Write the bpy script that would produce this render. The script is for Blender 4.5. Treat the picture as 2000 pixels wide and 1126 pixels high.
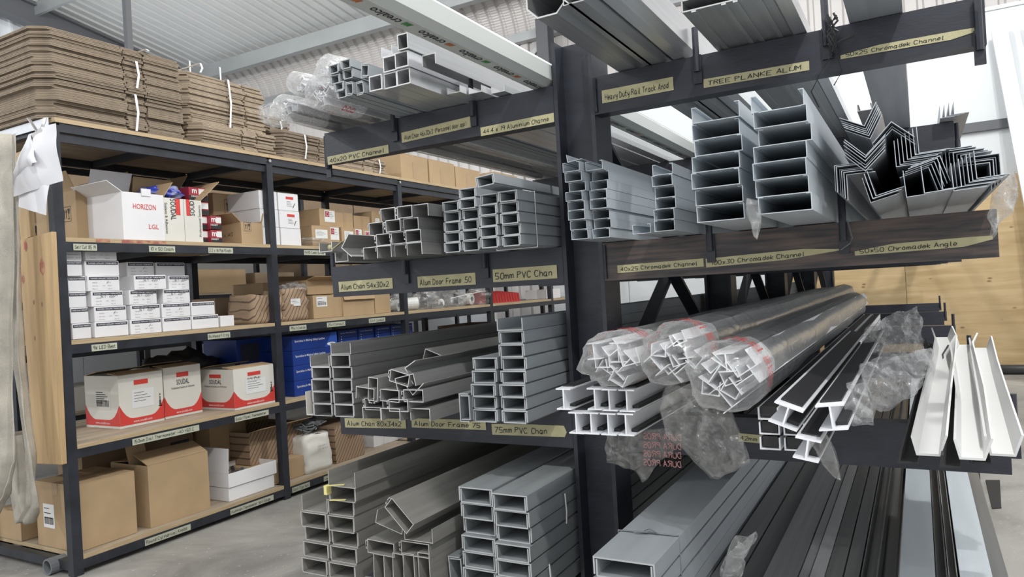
import bpy, bmesh, math, random
from mathutils import Vector, Matrix, noise
random.seed(7)
SC = bpy.context.scene
COL = SC.collection
for o in list(bpy.data.objects): bpy.data.objects.remove(o)

# ---------------------------------------------------------------- camera
FPX = 1418.5
CAM = Vector((0, 0, 1.15))
YAW, PITCH, ROLL = (math.radians(a) for a in (29.25, 0.15, 3.28))
_F = Vector((-math.sin(YAW)*math.cos(PITCH), math.cos(YAW)*math.cos(PITCH), math.sin(PITCH)))
_R = Vector((math.cos(YAW), math.sin(YAW), 0)); _U = _R.cross(_F)
R2 = _R*math.cos(ROLL) - _U*math.sin(ROLL); U2 = _R*math.sin(ROLL) + _U*math.cos(ROLL)
cd = bpy.data.cameras.new('camera'); cd.sensor_width = 36; cd.lens = FPX/2000*36; cd.clip_start = .02; cd.clip_end = 200
cam = bpy.data.objects.new('camera', cd); COL.objects.link(cam)
m = Matrix((R2, U2, -_F)).transposed().to_4x4(); m.translation = CAM; cam.matrix_world = m
SC.camera = cam
def at(px, py, X=None, Y=None, Z=None):
    d = (px-1000)*R2 + (563-py)*U2 + FPX*_F
    if X is not None: t = (X-CAM.x)/d.x
    elif Y is not None: t = (Y-CAM.y)/d.y
    else: t = (Z-CAM.z)/d.z
    return CAM + d*t

# ---------------------------------------------------------------- light
W = bpy.data.worlds.new('world'); SC.world = W; W.use_nodes = True
bg = W.node_tree.nodes['Background']; bg.inputs[0].default_value = (.94, .97, 1, 1); bg.inputs[1].default_value = .98
def lamp(name, loc, power, size, color=(1, 1, 1)):
    l = bpy.data.lights.new(name, 'POINT'); l.energy = power; l.shadow_soft_size = size; l.color = color
    o = bpy.data.objects.new(name, l); COL.objects.link(o); o.location = loc
    return o
lamp('high_bay_or_fill_lamp', (1.5, -.9, 5.2), 470, .10, (1, .99, .97))
lamp('high_bay_or_fill_lamp', (-8.0, -3.6, 5.6), 520, .12, (1, .99, .97))
lamp('high_bay_or_fill_lamp', (1.6, 3.2, 5.8), 470, .12, (1, .99, .97))
lamp('high_bay_or_fill_lamp', (-1.6, 6.2, 5.2), 190, .1, (1, .99, .97))  # added fill, stands in for skylight sun on the rack-top cartons
lamp('high_bay_or_fill_lamp', (-8.5, 5.2, 4.9), 330, .15, (1, .99, .97))  # added fill lamp that brightens the roof and gable
vs = SC.view_settings
vs.view_transform = 'Standard'; vs.look = 'None'; vs.gamma = 1; vs.use_curve_mapping = False; vs.exposure = .22

# ---------------------------------------------------------------- materials
MATS = {}
def mat(name, col, rough=.5, metal=0., noise_amt=.0, nscale=20., col2=None, stretch=(1, 1, 1), bump=0., bscale=80., spec=.5, thr=None):
    m = bpy.data.materials.new(name); m.use_nodes = True
    nt = m.node_tree; n = nt.nodes; p = n['Principled BSDF']
    p.inputs['Base Color'].default_value = (*col, 1); p.inputs['Roughness'].default_value = rough
    p.inputs['Metallic'].default_value = metal; p.inputs['Specular IOR Level'].default_value = spec
    if noise_amt or col2 or bump:
        tc = n.new('ShaderNodeTexCoord'); mp = n.new('ShaderNodeMapping'); mp.inputs['Scale'].default_value = stretch
        nt.links.new(tc.outputs['Object'], mp.inputs[0])
    if noise_amt or col2:
        nz = n.new('ShaderNodeTexNoise'); nz.inputs['Scale'].default_value = nscale; nz.inputs['Detail'].default_value = 6
        nt.links.new(mp.outputs[0], nz.inputs[0])
        rp = n.new('ShaderNodeValToRGB')
        lo, hi = thr or (.32, .68)
        rp.color_ramp.elements[0].position = lo; rp.color_ramp.elements[1].position = hi
        c2 = col2 or tuple(c*(1-noise_amt) for c in col)
        rp.color_ramp.elements[0].color = (*c2, 1); rp.color_ramp.elements[1].color = (*col, 1)
        nt.links.new(nz.outputs[0], rp.inputs[0]); nt.links.new(rp.outputs[0], p.inputs['Base Color'])
    if bump:
        nb = n.new('ShaderNodeTexNoise'); nb.inputs['Scale'].default_value = bscale; nb.inputs['Detail'].default_value = 4
        nt.links.new(mp.outputs[0], nb.inputs[0])
        b = n.new('ShaderNodeBump'); b.inputs['Strength'].default_value = bump; b.inputs['Distance'].default_value = .01
        nt.links.new(nb.outputs[0], b.inputs['Height']); nt.links.new(b.outputs[0], p.inputs['Normal'])
    MATS[name] = m
    return m
mat('black_steel', (.028, .031, .044), .42, 0, .35, 9, stretch=(1, 1, 4), bump=.06, bscale=60)  # blue in the base colour stands in for flare haze
mat('black_steel_brown', (.12, .085, .07), .45, 0, 0, 5, col2=(.03, .027, .030), stretch=(1.2, 1, 16), thr=(.38, .66))
mat('rack_steel', (.030, .034, .044), .45, 0, .4, 12, bump=.05)
mat('pvc_grey', (.30, .325, .345), .48, 0, .14, 6, stretch=(4, .5, 4))
mat('pvc_grey_dusty', (.27, .29, .30), .6, 0, .2, 5, stretch=(5, .6, 5))
mat('mill_alu', (.56, .57, .58), .36, .75, .16, 5, stretch=(18, .4, 18))
mat('alu_dull', (.36, .36, .35), .45, .4, .2, 5, stretch=(14, .4, 14))
mat('alu_bright', (.82, .83, .85), .28, .8, .1, 5, stretch=(18, .3, 18))
mat('pvc_cut', (.42, .435, .44), .6)
mat('alu_cut', (.60, .60, .60), .5, .2)
mat('alu_dusty', (.33, .32, .295), .55, .25, .25, 5, stretch=(10, .5, 10))
mat('dusty_cut', (.46, .45, .43), .6, .1)
mat('zinc_cut', (.50, .54, .58), .5, .2)
mat('chromadek', (.54, .59, .63), .40, .2, .1, 5, stretch=(6, .4, 6))
mat('chromadek_dark', (.40, .42, .45), .42, .3, .2, 5, stretch=(6, .4, 6))
mat('white_gasket', (.62, .62, .61), .45)
mat('steel_dark', (.20, .20, .20), .3, .6, .3, 4, stretch=(12, .3, 12))
mat('white_pvc', (.80, .81, .84), .4)
mat('rubber', (.018, .018, .02), .55)
mat('white_card', (.78, .77, .78), .6, 0, .06, 5)
mat('cream_card', (.70, .68, .62), .65, 0, .06, 5)
mat('card', (.45, .315, .18), .75, 0, .14, 6)
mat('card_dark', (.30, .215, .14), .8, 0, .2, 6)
mat('card_bundle', (.30, .235, .17), .85, 0, .28, 30, stretch=(1, 1, 3), bump=.25, bscale=160)
mat('card_bundle_light', (.42, .335, .245), .85, 0, .25, 30, stretch=(1, 1, 3), bump=.2, bscale=160)
mat('brown_tape', (.40, .27, .15), .3, 0, .1, 8)
mat('print_red', (.62, .055, .045), .5)
mat('print_maroon', (.36, .03, .05), .5)
mat('faded_red', (.36, .16, .15), .6)
mat('print_black', (.02, .02, .022), .6)
mat('print_grey', (.25, .25, .25), .6)
mat('print_navy', (.03, .032, .055), .6)
mat('print_white', (.80, .80, .80), .6)
mat('print_green', (.05, .30, .06), .5)
mat('print_orange', (.55, .17, .05), .5)
mat('blue_card', (.012, .045, .26), .45, 0, .25, 4)
mat('blue_card_light', (.03, .10, .45), .45)
mat('sticker', (.74, .74, .73), .5)
mat('masking_tape', (.52, .48, .28), .6, 0, .14, 25, bump=.2, bscale=60)
mat('masking_tape_pale', (.52, .53, .42), .6, 0, .12, 25)
mat('yellow_tape', (.78, .70, .28), .5)
mat('strap_white', (.80, .80, .80), .4)
mat('paper', (.80, .80, .84), .7)
mat('webbing', (.56, .52, .45), .9, 0, .35, 8, bump=.5, bscale=300, stretch=(1, 1, 1))
mat('timber', (.60, .42, .22), .65, 0, .3, 3, stretch=(8, 8, .7))
mat('plank_timber', (.58, .40, .21), .65, 0, .28, 3, stretch=(9, 9, .8))
mat('plywood_edge', (.56, .42, .25), .7, 0, .35, 8, stretch=(1, 1, 60))
mat('shelf_ply', (.42, .34, .25), .7, 0, .35, 3, stretch=(6, 1, 1))
mat('red_paint', (.36, .10, .085), .7, 0, 0, 30, col2=(.50, .30, .17), thr=(.35, .6))
mat('clip_metal', (.55, .53, .52), .3, .8)
mat('red_plastic', (.70, .10, .10), .4)
mat('white_plastic', (.72, .72, .70), .4)
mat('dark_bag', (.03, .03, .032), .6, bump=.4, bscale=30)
mat('grey_cord', (.16, .17, .18), .6)
mat('cladding', (.60, .575, .56), .5, .1, .08, 2)
mat('roof_sheet', (.68, .70, .70), .36, .3, .08, 1.5)
mat('purlin', (.42, .44, .45), .45, .4, .1, 3)
mat('grey_frame', (.10, .105, .115), .5)
mat('white_panel', (.66, .685, .70), .45)
mat('white_wall', (.70, .74, .78), .6)
mat('pipe', (.05, .05, .05), .4)
mat('green_print', (.03, .35, .09), .5)
mat('pack_film', (.52, .545, .53), .35)

def ply_mat():
    m = bpy.data.materials.new('plywood'); m.use_nodes = True; nt = m.node_tree; n = nt.nodes; p = n['Principled BSDF']; L = nt.links.new
    tc = n.new('ShaderNodeTexCoord'); mp = n.new('ShaderNodeMapping'); mp.inputs['Scale'].default_value = (.5, 1, 5); L(tc.outputs['Object'], mp.inputs[0])
    nz = n.new('ShaderNodeTexNoise'); nz.inputs['Scale'].default_value = 3; nz.inputs['Detail'].default_value = 8; nz.inputs['Distortion'].default_value = .6; L(mp.outputs[0], nz.inputs[0])
    rp = n.new('ShaderNodeValToRGB'); rp.color_ramp.elements[0].position = .3; rp.color_ramp.elements[1].position = .7
    rp.color_ramp.elements[0].color = (.46, .32, .155, 1); rp.color_ramp.elements[1].color = (.60, .45, .25, 1); L(nz.outputs[0], rp.inputs[0])
    mp2 = n.new('ShaderNodeMapping'); mp2.inputs['Scale'].default_value = (3.2, 1, 6.5); L(tc.outputs['Object'], mp2.inputs[0])
    vo = n.new('ShaderNodeTexVoronoi'); vo.inputs['Scale'].default_value = 1.3; L(mp2.outputs[0], vo.inputs[0])
    r2 = n.new('ShaderNodeValToRGB'); r2.color_ramp.elements[0].position = .05; r2.color_ramp.elements[1].position = .12
    r2.color_ramp.elements[0].color = (.35, .27, .2, 1); r2.color_ramp.elements[1].color = (1, 1, 1, 1); L(vo.outputs['Distance'], r2.inputs[0])
    mx = n.new('ShaderNodeMixRGB'); mx.blend_type = 'MULTIPLY'; mx.inputs[0].default_value = .9; L(rp.outputs[0], mx.inputs[1]); L(r2.outputs[0], mx.inputs[2])
    L(mx.outputs[0], p.inputs['Base Color']); p.inputs['Roughness'].default_value = .6; MATS['plywood'] = m
ply_mat()
def floor_mat():
    m = bpy.data.materials.new('concrete'); m.use_nodes = True; nt = m.node_tree; n = nt.nodes; p = n['Principled BSDF']; L = nt.links.new
    tc = n.new('ShaderNodeTexCoord')
    a = n.new('ShaderNodeTexNoise'); a.inputs['Scale'].default_value = 1.4; a.inputs['Detail'].default_value = 10; a.inputs['Roughness'].default_value = .65; a.inputs['Distortion'].default_value = .8; L(tc.outputs['Object'], a.inputs[0])
    r = n.new('ShaderNodeValToRGB'); r.color_ramp.elements[0].position = .33; r.color_ramp.elements[1].position = .66
    r.color_ramp.elements[0].color = (.21, .20, .185, 1); r.color_ramp.elements[1].color = (.44, .42, .39, 1); L(a.outputs[0], r.inputs[0])
    b = n.new('ShaderNodeTexNoise'); b.inputs['Scale'].default_value = 60; b.inputs['Detail'].default_value = 3; L(tc.outputs['Object'], b.inputs[0])
    r2 = n.new('ShaderNodeValToRGB'); r2.color_ramp.elements[0].position = .66; r2.color_ramp.elements[1].position = .72
    r2.color_ramp.elements[0].color = (0, 0, 0, 1); r2.color_ramp.elements[1].color = (1, 1, 1, 1); L(b.outputs[0], r2.inputs[0])
    mx = n.new('ShaderNodeMixRGB'); L(r2.outputs[0], mx.inputs[0]); L(r.outputs[0], mx.inputs[1]); mx.inputs[2].default_value = (.6, .6, .58, 1)
    L(mx.outputs[0], p.inputs['Base Color']); p.inputs['Roughness'].default_value = .55
    bp = n.new('ShaderNodeBump'); bp.inputs['Strength'].default_value = .15; L(a.outputs[0], bp.inputs['Height']); L(bp.outputs[0], p.inputs['Normal']); MATS['concrete'] = m
floor_mat()
def film_mat(name, tint, opac, rough=.12, haze=.5, ns=35):
    m = bpy.data.materials.new(name); m.use_nodes = True; nt = m.node_tree; n = nt.nodes; L = nt.links.new
    for x in list(n): n.remove(x)
    out = n.new('ShaderNodeOutputMaterial'); tr = n.new('ShaderNodeBsdfTransparent'); tr.inputs[0].default_value = (*tint, 1)
    gl = n.new('ShaderNodeBsdfGlossy'); gl.inputs['Roughness'].default_value = rough; gl.inputs[0].default_value = (1, 1, 1, 1)
    df = n.new('ShaderNodeBsdfDiffuse'); df.inputs[0].default_value = (.8, .8, .8, 1)
    tl = n.new('ShaderNodeBsdfTranslucent'); tl.inputs[0].default_value = (.7, .7, .7, 1)
    ad = n.new('ShaderNodeMixShader'); ad.inputs[0].default_value = .5; L(df.outputs[0], ad.inputs[1]); L(tl.outputs[0], ad.inputs[2])
    sg = n.new('ShaderNodeMixShader'); sg.inputs[0].default_value = 1-haze; L(ad.outputs[0], sg.inputs[1]); L(gl.outputs[0], sg.inputs[2])
    lw = n.new('ShaderNodeLayerWeight'); lw.inputs[0].default_value = .35
    tc = n.new('ShaderNodeTexCoord'); nz = n.new('ShaderNodeTexNoise'); nz.inputs['Scale'].default_value = ns; nz.inputs['Detail'].default_value = 5; nz.inputs['Distortion'].default_value = 2; L(tc.outputs['Object'], nz.inputs[0])
    rp = n.new('ShaderNodeMapRange'); rp.inputs['From Min'].default_value = .4; rp.inputs['From Max'].default_value = .75; rp.inputs['To Min'].default_value = opac*.4; rp.inputs['To Max'].default_value = opac*1.6; L(nz.outputs[0], rp.inputs[0])
    mm = n.new('ShaderNodeMath'); mm.operation = 'ADD'; mm.use_clamp = True; L(rp.outputs[0], mm.inputs[0])
    m2 = n.new('ShaderNodeMath'); m2.operation = 'MULTIPLY'; m2.inputs[1].default_value = .42; L(lw.outputs['Facing'], m2.inputs[0]); L(m2.outputs[0], mm.inputs[1])
    bp = n.new('ShaderNodeBump'); bp.inputs['Strength'].default_value = .5; bp.inputs['Distance'].default_value = .01; L(nz.outputs[0], bp.inputs['Height']); L(bp.outputs[0], gl.inputs['Normal'])
    fx = n.new('ShaderNodeMixShader'); L(mm.outputs[0], fx.inputs[0]); L(tr.outputs[0], fx.inputs[1]); L(sg.outputs[0], fx.inputs[2]); L(fx.outputs[0], out.inputs[0])
    MATS[name] = m
film_mat('clear_film', (.95, .95, .94), .20, .14, .66)
film_mat('hazy_film', (.93, .915, .885), .10, .12, .5)
film_mat('milky_film', (.90, .90, .90), .30, .14, .72)
film_mat('white_film', (.93, .93, .93), .34, .16, .8)
film_mat('grey_film', (.60, .60, .585), .26, .2, .35, 7)

# ---------------------------------------------------------------- mesh helpers
class M:
    def __init__(s): s.v = []; s.f = []; s.mi = []
    def add(s, vs, fs, mi=0):
        b = len(s.v); s.v += [tuple(x) for x in vs]; s.f += [tuple(b+i for i in f) for f in fs]; s.mi += [mi]*len(fs)
        return s
    def box(s, x0, y0, z0, x1, y1, z1, mi=0, mtx=None):
        vs = [Vector((x, y, z)) for z in (z0, z1) for y in (y0, y1) for x in (x0, x1)]
        if mtx is not None: vs = [mtx @ v for v in vs]
        return s.add(vs, [(0, 2, 3, 1), (4, 5, 7, 6), (0, 1, 5, 4), (2, 6, 7, 3), (0, 4, 6, 2), (1, 3, 7, 5)], mi)
    def bar(s, a, b, w, h=None, mi=0, up=Vector((0, 0, 1))):
        a, b = Vector(a), Vector(b); h = h or w; d = (b-a).normalized()
        if abs(d.dot(up)) > .95: up = Vector((1, 0, 0))
        r = d.cross(up).normalized(); u = r.cross(d)
        vs = [p + r*sx*w/2 + u*sz*h/2 for p in (a, b) for sx, sz in ((-1, -1), (1, -1), (1, 1), (-1, 1))]
        return s.add(vs, [(0, 1, 2, 3), (7, 6, 5, 4), (0, 4, 5, 1), (1, 5, 6, 2), (2, 6, 7, 3), (3, 7, 4, 0)], mi)
    def tube(s, pts, r, n=8, mi=0, caps=True):
        pts = [Vector(p) for p in pts]; k = len(pts); vs = []
        for i, p in enumerate(pts):
            d = (pts[min(i+1, k-1)] - pts[max(i-1, 0)]).normalized()
            up = Vector((0, 0, 1)) if abs(d.z) < .9 else Vector((1, 0, 0))
            a = d.cross(up).normalized(); b = a.cross(d); rr = r[i] if isinstance(r, (list, tuple)) else r
            vs += [p + (a*math.cos(2*math.pi*j/n) + b*math.sin(2*math.pi*j/n))*rr for j in range(n)]
        fs = [(i*n+j, i*n+(j+1) % n, (i+1)*n+(j+1) % n, (i+1)*n+j) for i in range(k-1) for j in range(n)]
        if caps: fs += [tuple(range(n)), tuple(range((k-1)*n, k*n))]
        return s.add(vs, fs, mi)
    def sweep(s, lines, path, mi=0, cut=False):
        """lines: [(pts, thickness, closed)] cross-sections in XZ; path: list of (x, y, z[, roll])"""
        for pts, t, closed in lines:
            A, B = thick(pts, t, closed); n = len(A)
            loop = A + B[::-1] if not closed else None
            vs = []; fs = []
            for st in path:
                c, sn = (math.cos(st[3]), math.sin(st[3])) if len(st) > 3 else (1, 0)
                for (x, z) in (loop or (A+B)): vs.append((st[0]+x*c-z*sn, st[1], st[2]+x*sn+z*c))
            q = 2*n
            for k in range(len(path)-1):
                if not closed:
                    fs += [(k*q+i, k*q+(i+1) % q, (k+1)*q+(i+1) % q, (k+1)*q+i) for i in range(q)]
                else:
                    for off in (0, n):
                        fs += [(k*q+off+i, k*q+off+(i+1) % n, (k+1)*q+off+(i+1) % n, (k+1)*q+off+i) for i in range(n)]
            s.add(vs, fs, mi); vs0 = len(s.v)-len(vs); fs = []
            for k in (0, len(path)-1):
                if not closed: fs += [(k*q+i, k*q+i+1, k*q+q-2-i, k*q+q-1-i) for i in range(n-1)]
                else: fs += [(k*q+i, k*q+(i+1) % n, k*q+n+(i+1) % n, k*q+n+i) for i in range(n)]
            s.f += [tuple(vs0+i for i in f) for f in fs]; s.mi += [mi+1 if cut else mi]*len(fs)
        return s
    def mesh(s, name, mats, smooth=False):
        me = bpy.data.meshes.new(name); me.from_pydata(s.v, [], s.f)
        for mm in (mats if isinstance(mats, (list, tuple)) else [mats]): me.materials.append(MATS[mm])
        if len(set(s.mi)) > 1: me.polygons.foreach_set('material_index', s.mi)
        bm = bmesh.new(); bm.from_mesh(me); bmesh.ops.recalc_face_normals(bm, faces=bm.faces); bm.to_mesh(me); bm.free()
        if smooth: me.polygons.foreach_set('use_smooth', [True]*len(me.polygons))
        me.update()
        return me
    def obj(s, name, mats, parent=None, smooth=False, bevel=0, **k):
        return link(name, s.mesh(name, mats, smooth), parent, bevel=bevel, **k)
def thick(pts, t, closed):
    pts = [Vector(p) for p in pts]; n = len(pts); A = []; B = []
    for i, p in enumerate(pts):
        a = pts[i-1] if (i > 0 or closed) else None; b = pts[(i+1) % n] if (i < n-1 or closed) else None
        d1 = (p-a).normalized() if a is not None else None; d2 = (b-p).normalized() if b is not None else None
        if d1 is None: d1 = d2
        if d2 is None: d2 = d1
        n1 = Vector((-d1.y, d1.x)); n2 = Vector((-d2.y, d2.x)); mm = (n1+n2)
        mm = mm.normalized() if mm.length > 1e-6 else n1
        k = t/2/max(.3, mm.dot(n1)); A.append(tuple(p+mm*k)); B.append(tuple(p-mm*k))
    return A, B
def link(name, me, parent=None, loc=None, rot=None, mtx=None, bevel=0):
    o = bpy.data.objects.new(name, me); COL.objects.link(o)
    if parent is not None: o.parent = parent
    if mtx is not None: o.matrix_local = mtx
    if loc is not None: o.location = loc
    if rot is not None: o.rotation_euler = rot
    if bevel:
        b = o.modifiers.new('bevel', 'BEVEL'); b.width = bevel; b.segments = 2; b.limit_method = 'ANGLE'
    return o
def tag(o, label, cat, group=None):
    o['label'] = label; o['category'] = cat
    if group: o['group'] = group
    return o
def thing(name, label, cat, group=None, loc=(0, 0, 0), rotz=0):
    o = bpy.data.objects.new(name, None); COL.objects.link(o); o.empty_display_size = .05
    o.location = loc; o.rotation_euler = (0, 0, rotz)
    return tag(o, label, cat, group)
def struct(o): o['kind'] = 'structure'; return o

# ---------------------------------------------------------------- lettering
FONT = {k: [[(int(c[0]), int(c[1])) for c in st.split()] for st in v.split('|')] for k, v in {
'A': '02 28 42|14 34', 'B': '02 08 38 47 35 05|35 43 32 02', 'C': '47 38 18 06 04 12 32 43', 'D': '02 08 28 46 44 22 02', 'E': '48 08 02 42|05 35', 'F': '02 08 48|05 35',
'G': '47 38 18 06 04 12 32 44 24', 'H': '02 08|05 45|42 48', 'I': '28 22', 'K': '02 08|48 05 42', 'L': '08 02 42', 'M': '02 08 25 48 42', 'N': '02 08 42 48', 'O': '18 06 04 12 32 44 46 38 18',
'P': '02 08 38 47 36 05', 'R': '02 08 38 47 36 05|25 42', 'S': '47 38 18 06 15 35 43 32 12 03', 'T': '08 48|28 22', 'U': '08 03 12 32 43 48', 'V': '08 22 48', 'W': '08 12 26 32 48', 'X': '08 42|02 48', 'Y': '08 25 48|25 22', 'Z': '08 48 02 42',
'a': '36 16 04 03 12 22 34|36 32 42', 'b': '08 02 22 33 35 16 05', 'c': '35 16 04 12 33', 'd': '35 16 04 03 12 22 34|38 32', 'e': '04 34 35 26 16 04 03 12 33', 'f': '38 27 12|06 36', 'g': '35 16 04 03 22 34|36 31 20 01', 'h': '08 02|05 26 35 32', 'i': '16 12|17 18', 'k': '08 02|36 04 32', 'l': '18 12 22', 'm': '06 02|05 16 25 22|25 36 45 42', 'n': '06 02|05 26 35 32', 'o': '16 04 03 12 22 34 26 16',
'p': '06 00|05 26 35 33 22 03', 'r': '06 02|04 26 36', 's': '35 26 06 04 33 22 02', 't': '18 13 22 32|06 36', 'u': '06 03 12 22 34|36 32', 'v': '06 12 36', 'w': '06 12 24 32 46', 'x': '06 32|02 36', 'y': '06 13 34|36 31 10', 'z': '06 36 02 32',
'0': '18 06 04 12 32 44 46 38 18', '1': '17 28 22', '2': '07 18 38 46 02 42', '3': '08 48 25 43 32 02', '4': '38 04 44|38 32', '5': '48 08 05 35 43 32 02', '6': '38 05 03 12 32 43 35 05', '7': '08 48 12', '8': '25 07 18 38 47 25 03 12 32 43 25', '9': '46 25 06 18 38 46 32',
'.': '12 13', ',': '13 01', '(': '38 26 24 32', ')': '18 26 24 12', '-': '05 35', '+': '05 45|27 23', '&': '42 07 18 27 03 12 43', '/': '02 48'}.items()}
_tm = {}
def strokes(text, sw=.55, jit=.25):
    """single-stroke handwriting, ribbons in the XY plane, cap height 1, returns M and width"""
    m = M(); x = 0; rnd = random.Random(text)
    for ch in text:
        if ch == ' ': x += 3; continue
        g = FONT.get(ch, FONT['-']); mx = 0; oy = rnd.uniform(-jit, jit); sl = rnd.uniform(.0, .12)
        for st in g:
            pts = [Vector((x + px + sl*py, py-2+oy)) for px, py in st]; mx = max(mx, max(p[0] for p in st))
            A, B = thick([tuple(p) for p in pts], sw, False); n = len(A)
            m.add([(a[0]/6, a[1]/6, 0) for a in A] + [(b[0]/6, b[1]/6, 0) for b in B], [(i, i+1, n+i+1, n+i) for i in range(n-1)])
        x += mx + 1.5
    return m, x/6
def text_mesh(text, matn, hand=False, bold=.0, sw=.55):
    key = (text, matn, hand, bold, sw)
    if key in _tm: return _tm[key]
    if hand:
        m, w = strokes(text, sw); me = m.mesh('lettering', matn)
    else:
        c = bpy.data.curves.new('t', 'FONT'); c.body = text; c.resolution_u = 2; c.offset = bold; c.size = 1/.73
        o = bpy.data.objects.new('t', c); COL.objects.link(o)
        dg = bpy.context.evaluated_depsgraph_get(); me = bpy.data.meshes.new_from_object(o.evaluated_get(dg))
        bpy.data.objects.remove(o); me.materials.clear(); me.materials.append(MATS[matn]); me.name = 'lettering'
        xs = [v.co.x for v in me.vertices]; w = (max(xs) if xs else 0)
    _tm[key] = (me, w)
    return _tm[key]
def frame(face, w, d, h):
    if face == '+X': o, u, v, n = (w/2, -d/2, 0), (0, 1, 0), (0, 0, 1), (1, 0, 0)
    elif face == '-Y': o, u, v, n = (-w/2, -d/2, 0), (1, 0, 0), (0, 0, 1), (0, -1, 0)
    elif face == '+Z': o, u, v, n = (-w/2, -d/2, h), (1, 0, 0), (0, 1, 0), (0, 0, 1)
    elif face == '-Z': o, u, v, n = (-w/2, d/2, 0), (1, 0, 0), (0, -1, 0), (0, 0, -1)
    m = Matrix((u, v, n)).transposed().to_4x4(); m.translation = o
    return m
def decal(parent, fr, u0, v0, u1, v1, matn, name='printed_patch', off=.0006, th=.0006, rot=0, pts=None):
    m = M()
    if pts is None: pts = [(u0, v0), (u1, v0), (u1, v1), (u0, v1)]
    if rot:
        cu, cv = (u0+u1)/2, (v0+v1)/2; c, s = math.cos(rot), math.sin(rot)
        pts = [(cu+(a-cu)*c-(b-cv)*s, cv+(a-cu)*s+(b-cv)*c) for a, b in pts]
    n = len(pts)
    m.add([fr @ Vector((a, b, off)) for a, b in pts] + [fr @ Vector((a, b, off+th)) for a, b in pts],
          [tuple(range(n))[::-1], tuple(range(n, 2*n))] + [(i, (i+1) % n, n+(i+1) % n, n+i) for i in range(n)])
    return m.obj(name, matn, parent)
def letter(parent, fr, u, v, text, size, matn, hand=False, bold=0., fit=None, off=.0018, rot=0, align='L', sw=.55, sy=1):
    me, w = text_mesh(text, matn, hand, bold, sw)
    s = size; sx = size
    if fit: sx = fit/w; s = min(size, sx*1.6) if hand else size
    if align == 'C': u -= sx*w/2*math.cos(rot); v -= sx*w/2*math.sin(rot)
    t = fr @ Matrix.Translation((u, v, off)) @ Matrix.Rotation(rot, 4, 'Z') @ Matrix.Diagonal((sx, s*sy, 1, 1))
    return link('lettering', me, parent, mtx=t)
ORD = ['bottom', 'second', 'third', 'fourth', 'fifth', 'sixth', 'seventh', 'eighth', 'ninth', 'tenth']
def ordn(i, n): return 'topmost' if i == n-1 else ('lowest' if i == 0 else ORD[i] + ' from the bottom')
# ================================================================ building shell
m = M(); m.box(-16, -4, -.1, 9, 12, 0); struct(m.obj('floor', 'concrete'))
# roof sheets + bullnose + back wall, all swept along one profile
EY, EZ, SL, RR = 10.0, 6.06, -.17, .85
ang0 = math.atan(-SL)
def ribbed(path, x0, n, pitch, rib, flip=1):
    """sheet of n trapezoid ribs; path: (y, z, ny, nz)"""
    sec = []
    for i in range(n):
        b = x0+i*pitch
        sec += [(b, 0), (b+pitch*.55, 0), (b+pitch*.66, rib), (b+pitch*.86, rib), (b+pitch*.97, 0)]
    sec.append((x0+n*pitch, 0))
    k = len(sec); vs = []; fs = []
    for (y, z, ny, nz) in path: vs += [(x, y+ny*h, z+nz*h) for x, h in sec]
    for a in range(len(path)-1): fs += [(a*k+i, a*k+i+1, (a+1)*k+i+1, (a+1)*k+i) for i in range(k-1)]
    return M().add(vs, fs)
nrm = (math.sin(ang0), math.cos(ang0))
PITCH_R = .215
roof_path = [(-3, EZ+SL*(-3-EY), *nrm), (EY, EZ, *nrm)]
cx, cz = EY - math.sin(ang0)*RR, EZ - math.cos(ang0)*RR
bull = []
NB = 56
for i in range(NB+1):
    a = ang0 + (math.pi/2-ang0)*i/NB; rr = RR + (.006 if i % 2 else 0)
    bull.append((cx+math.sin(a)*rr, cz+math.cos(a)*rr, math.sin(a), math.cos(a)))
WY = cx+RR
wall_path = [(WY, cz, 1, 0), (WY, 0, 1, 0)]
ceiling = struct(bpy.data.objects.new('ceiling', None)); COL.objects.link(ceiling)
trim_1 = struct(bpy.data.objects.new('trim_1', None)); COL.objects.link(trim_1)
wall_back = struct(bpy.data.objects.new('wall_back', None)); COL.objects.link(wall_back)
for path, nm, par, mt in ((roof_path, 'roof_sheet', ceiling, 'roof_sheet'), (bull, 'curved_sheet', trim_1, 'cladding'), (wall_path, 'cladding_sheet', wall_back, 'cladding')):
    me = ribbed(path, 0, 4, PITCH_R, .04).mesh(nm, mt)
    for k in range(22): link(nm, me, par, loc=(-13.3+k*4*PITCH_R, 0, 0))
# eave purlin and gable rafter
m = M()
m.box(-13.3, EY-.16, EZ-.30, 4, EY-.10, EZ-.04); m.box(-13.3, EY-.10, EZ-.30, 4, EY-.02, EZ-.285)
struct(m.obj('trim_2', 'purlin'))
m = M(); m.box(-13.3, EY-3.0, EZ+.51-.24, 4, EY-2.94, EZ+.51-.03); struct(m.obj('trim_3', 'purlin'))
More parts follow.
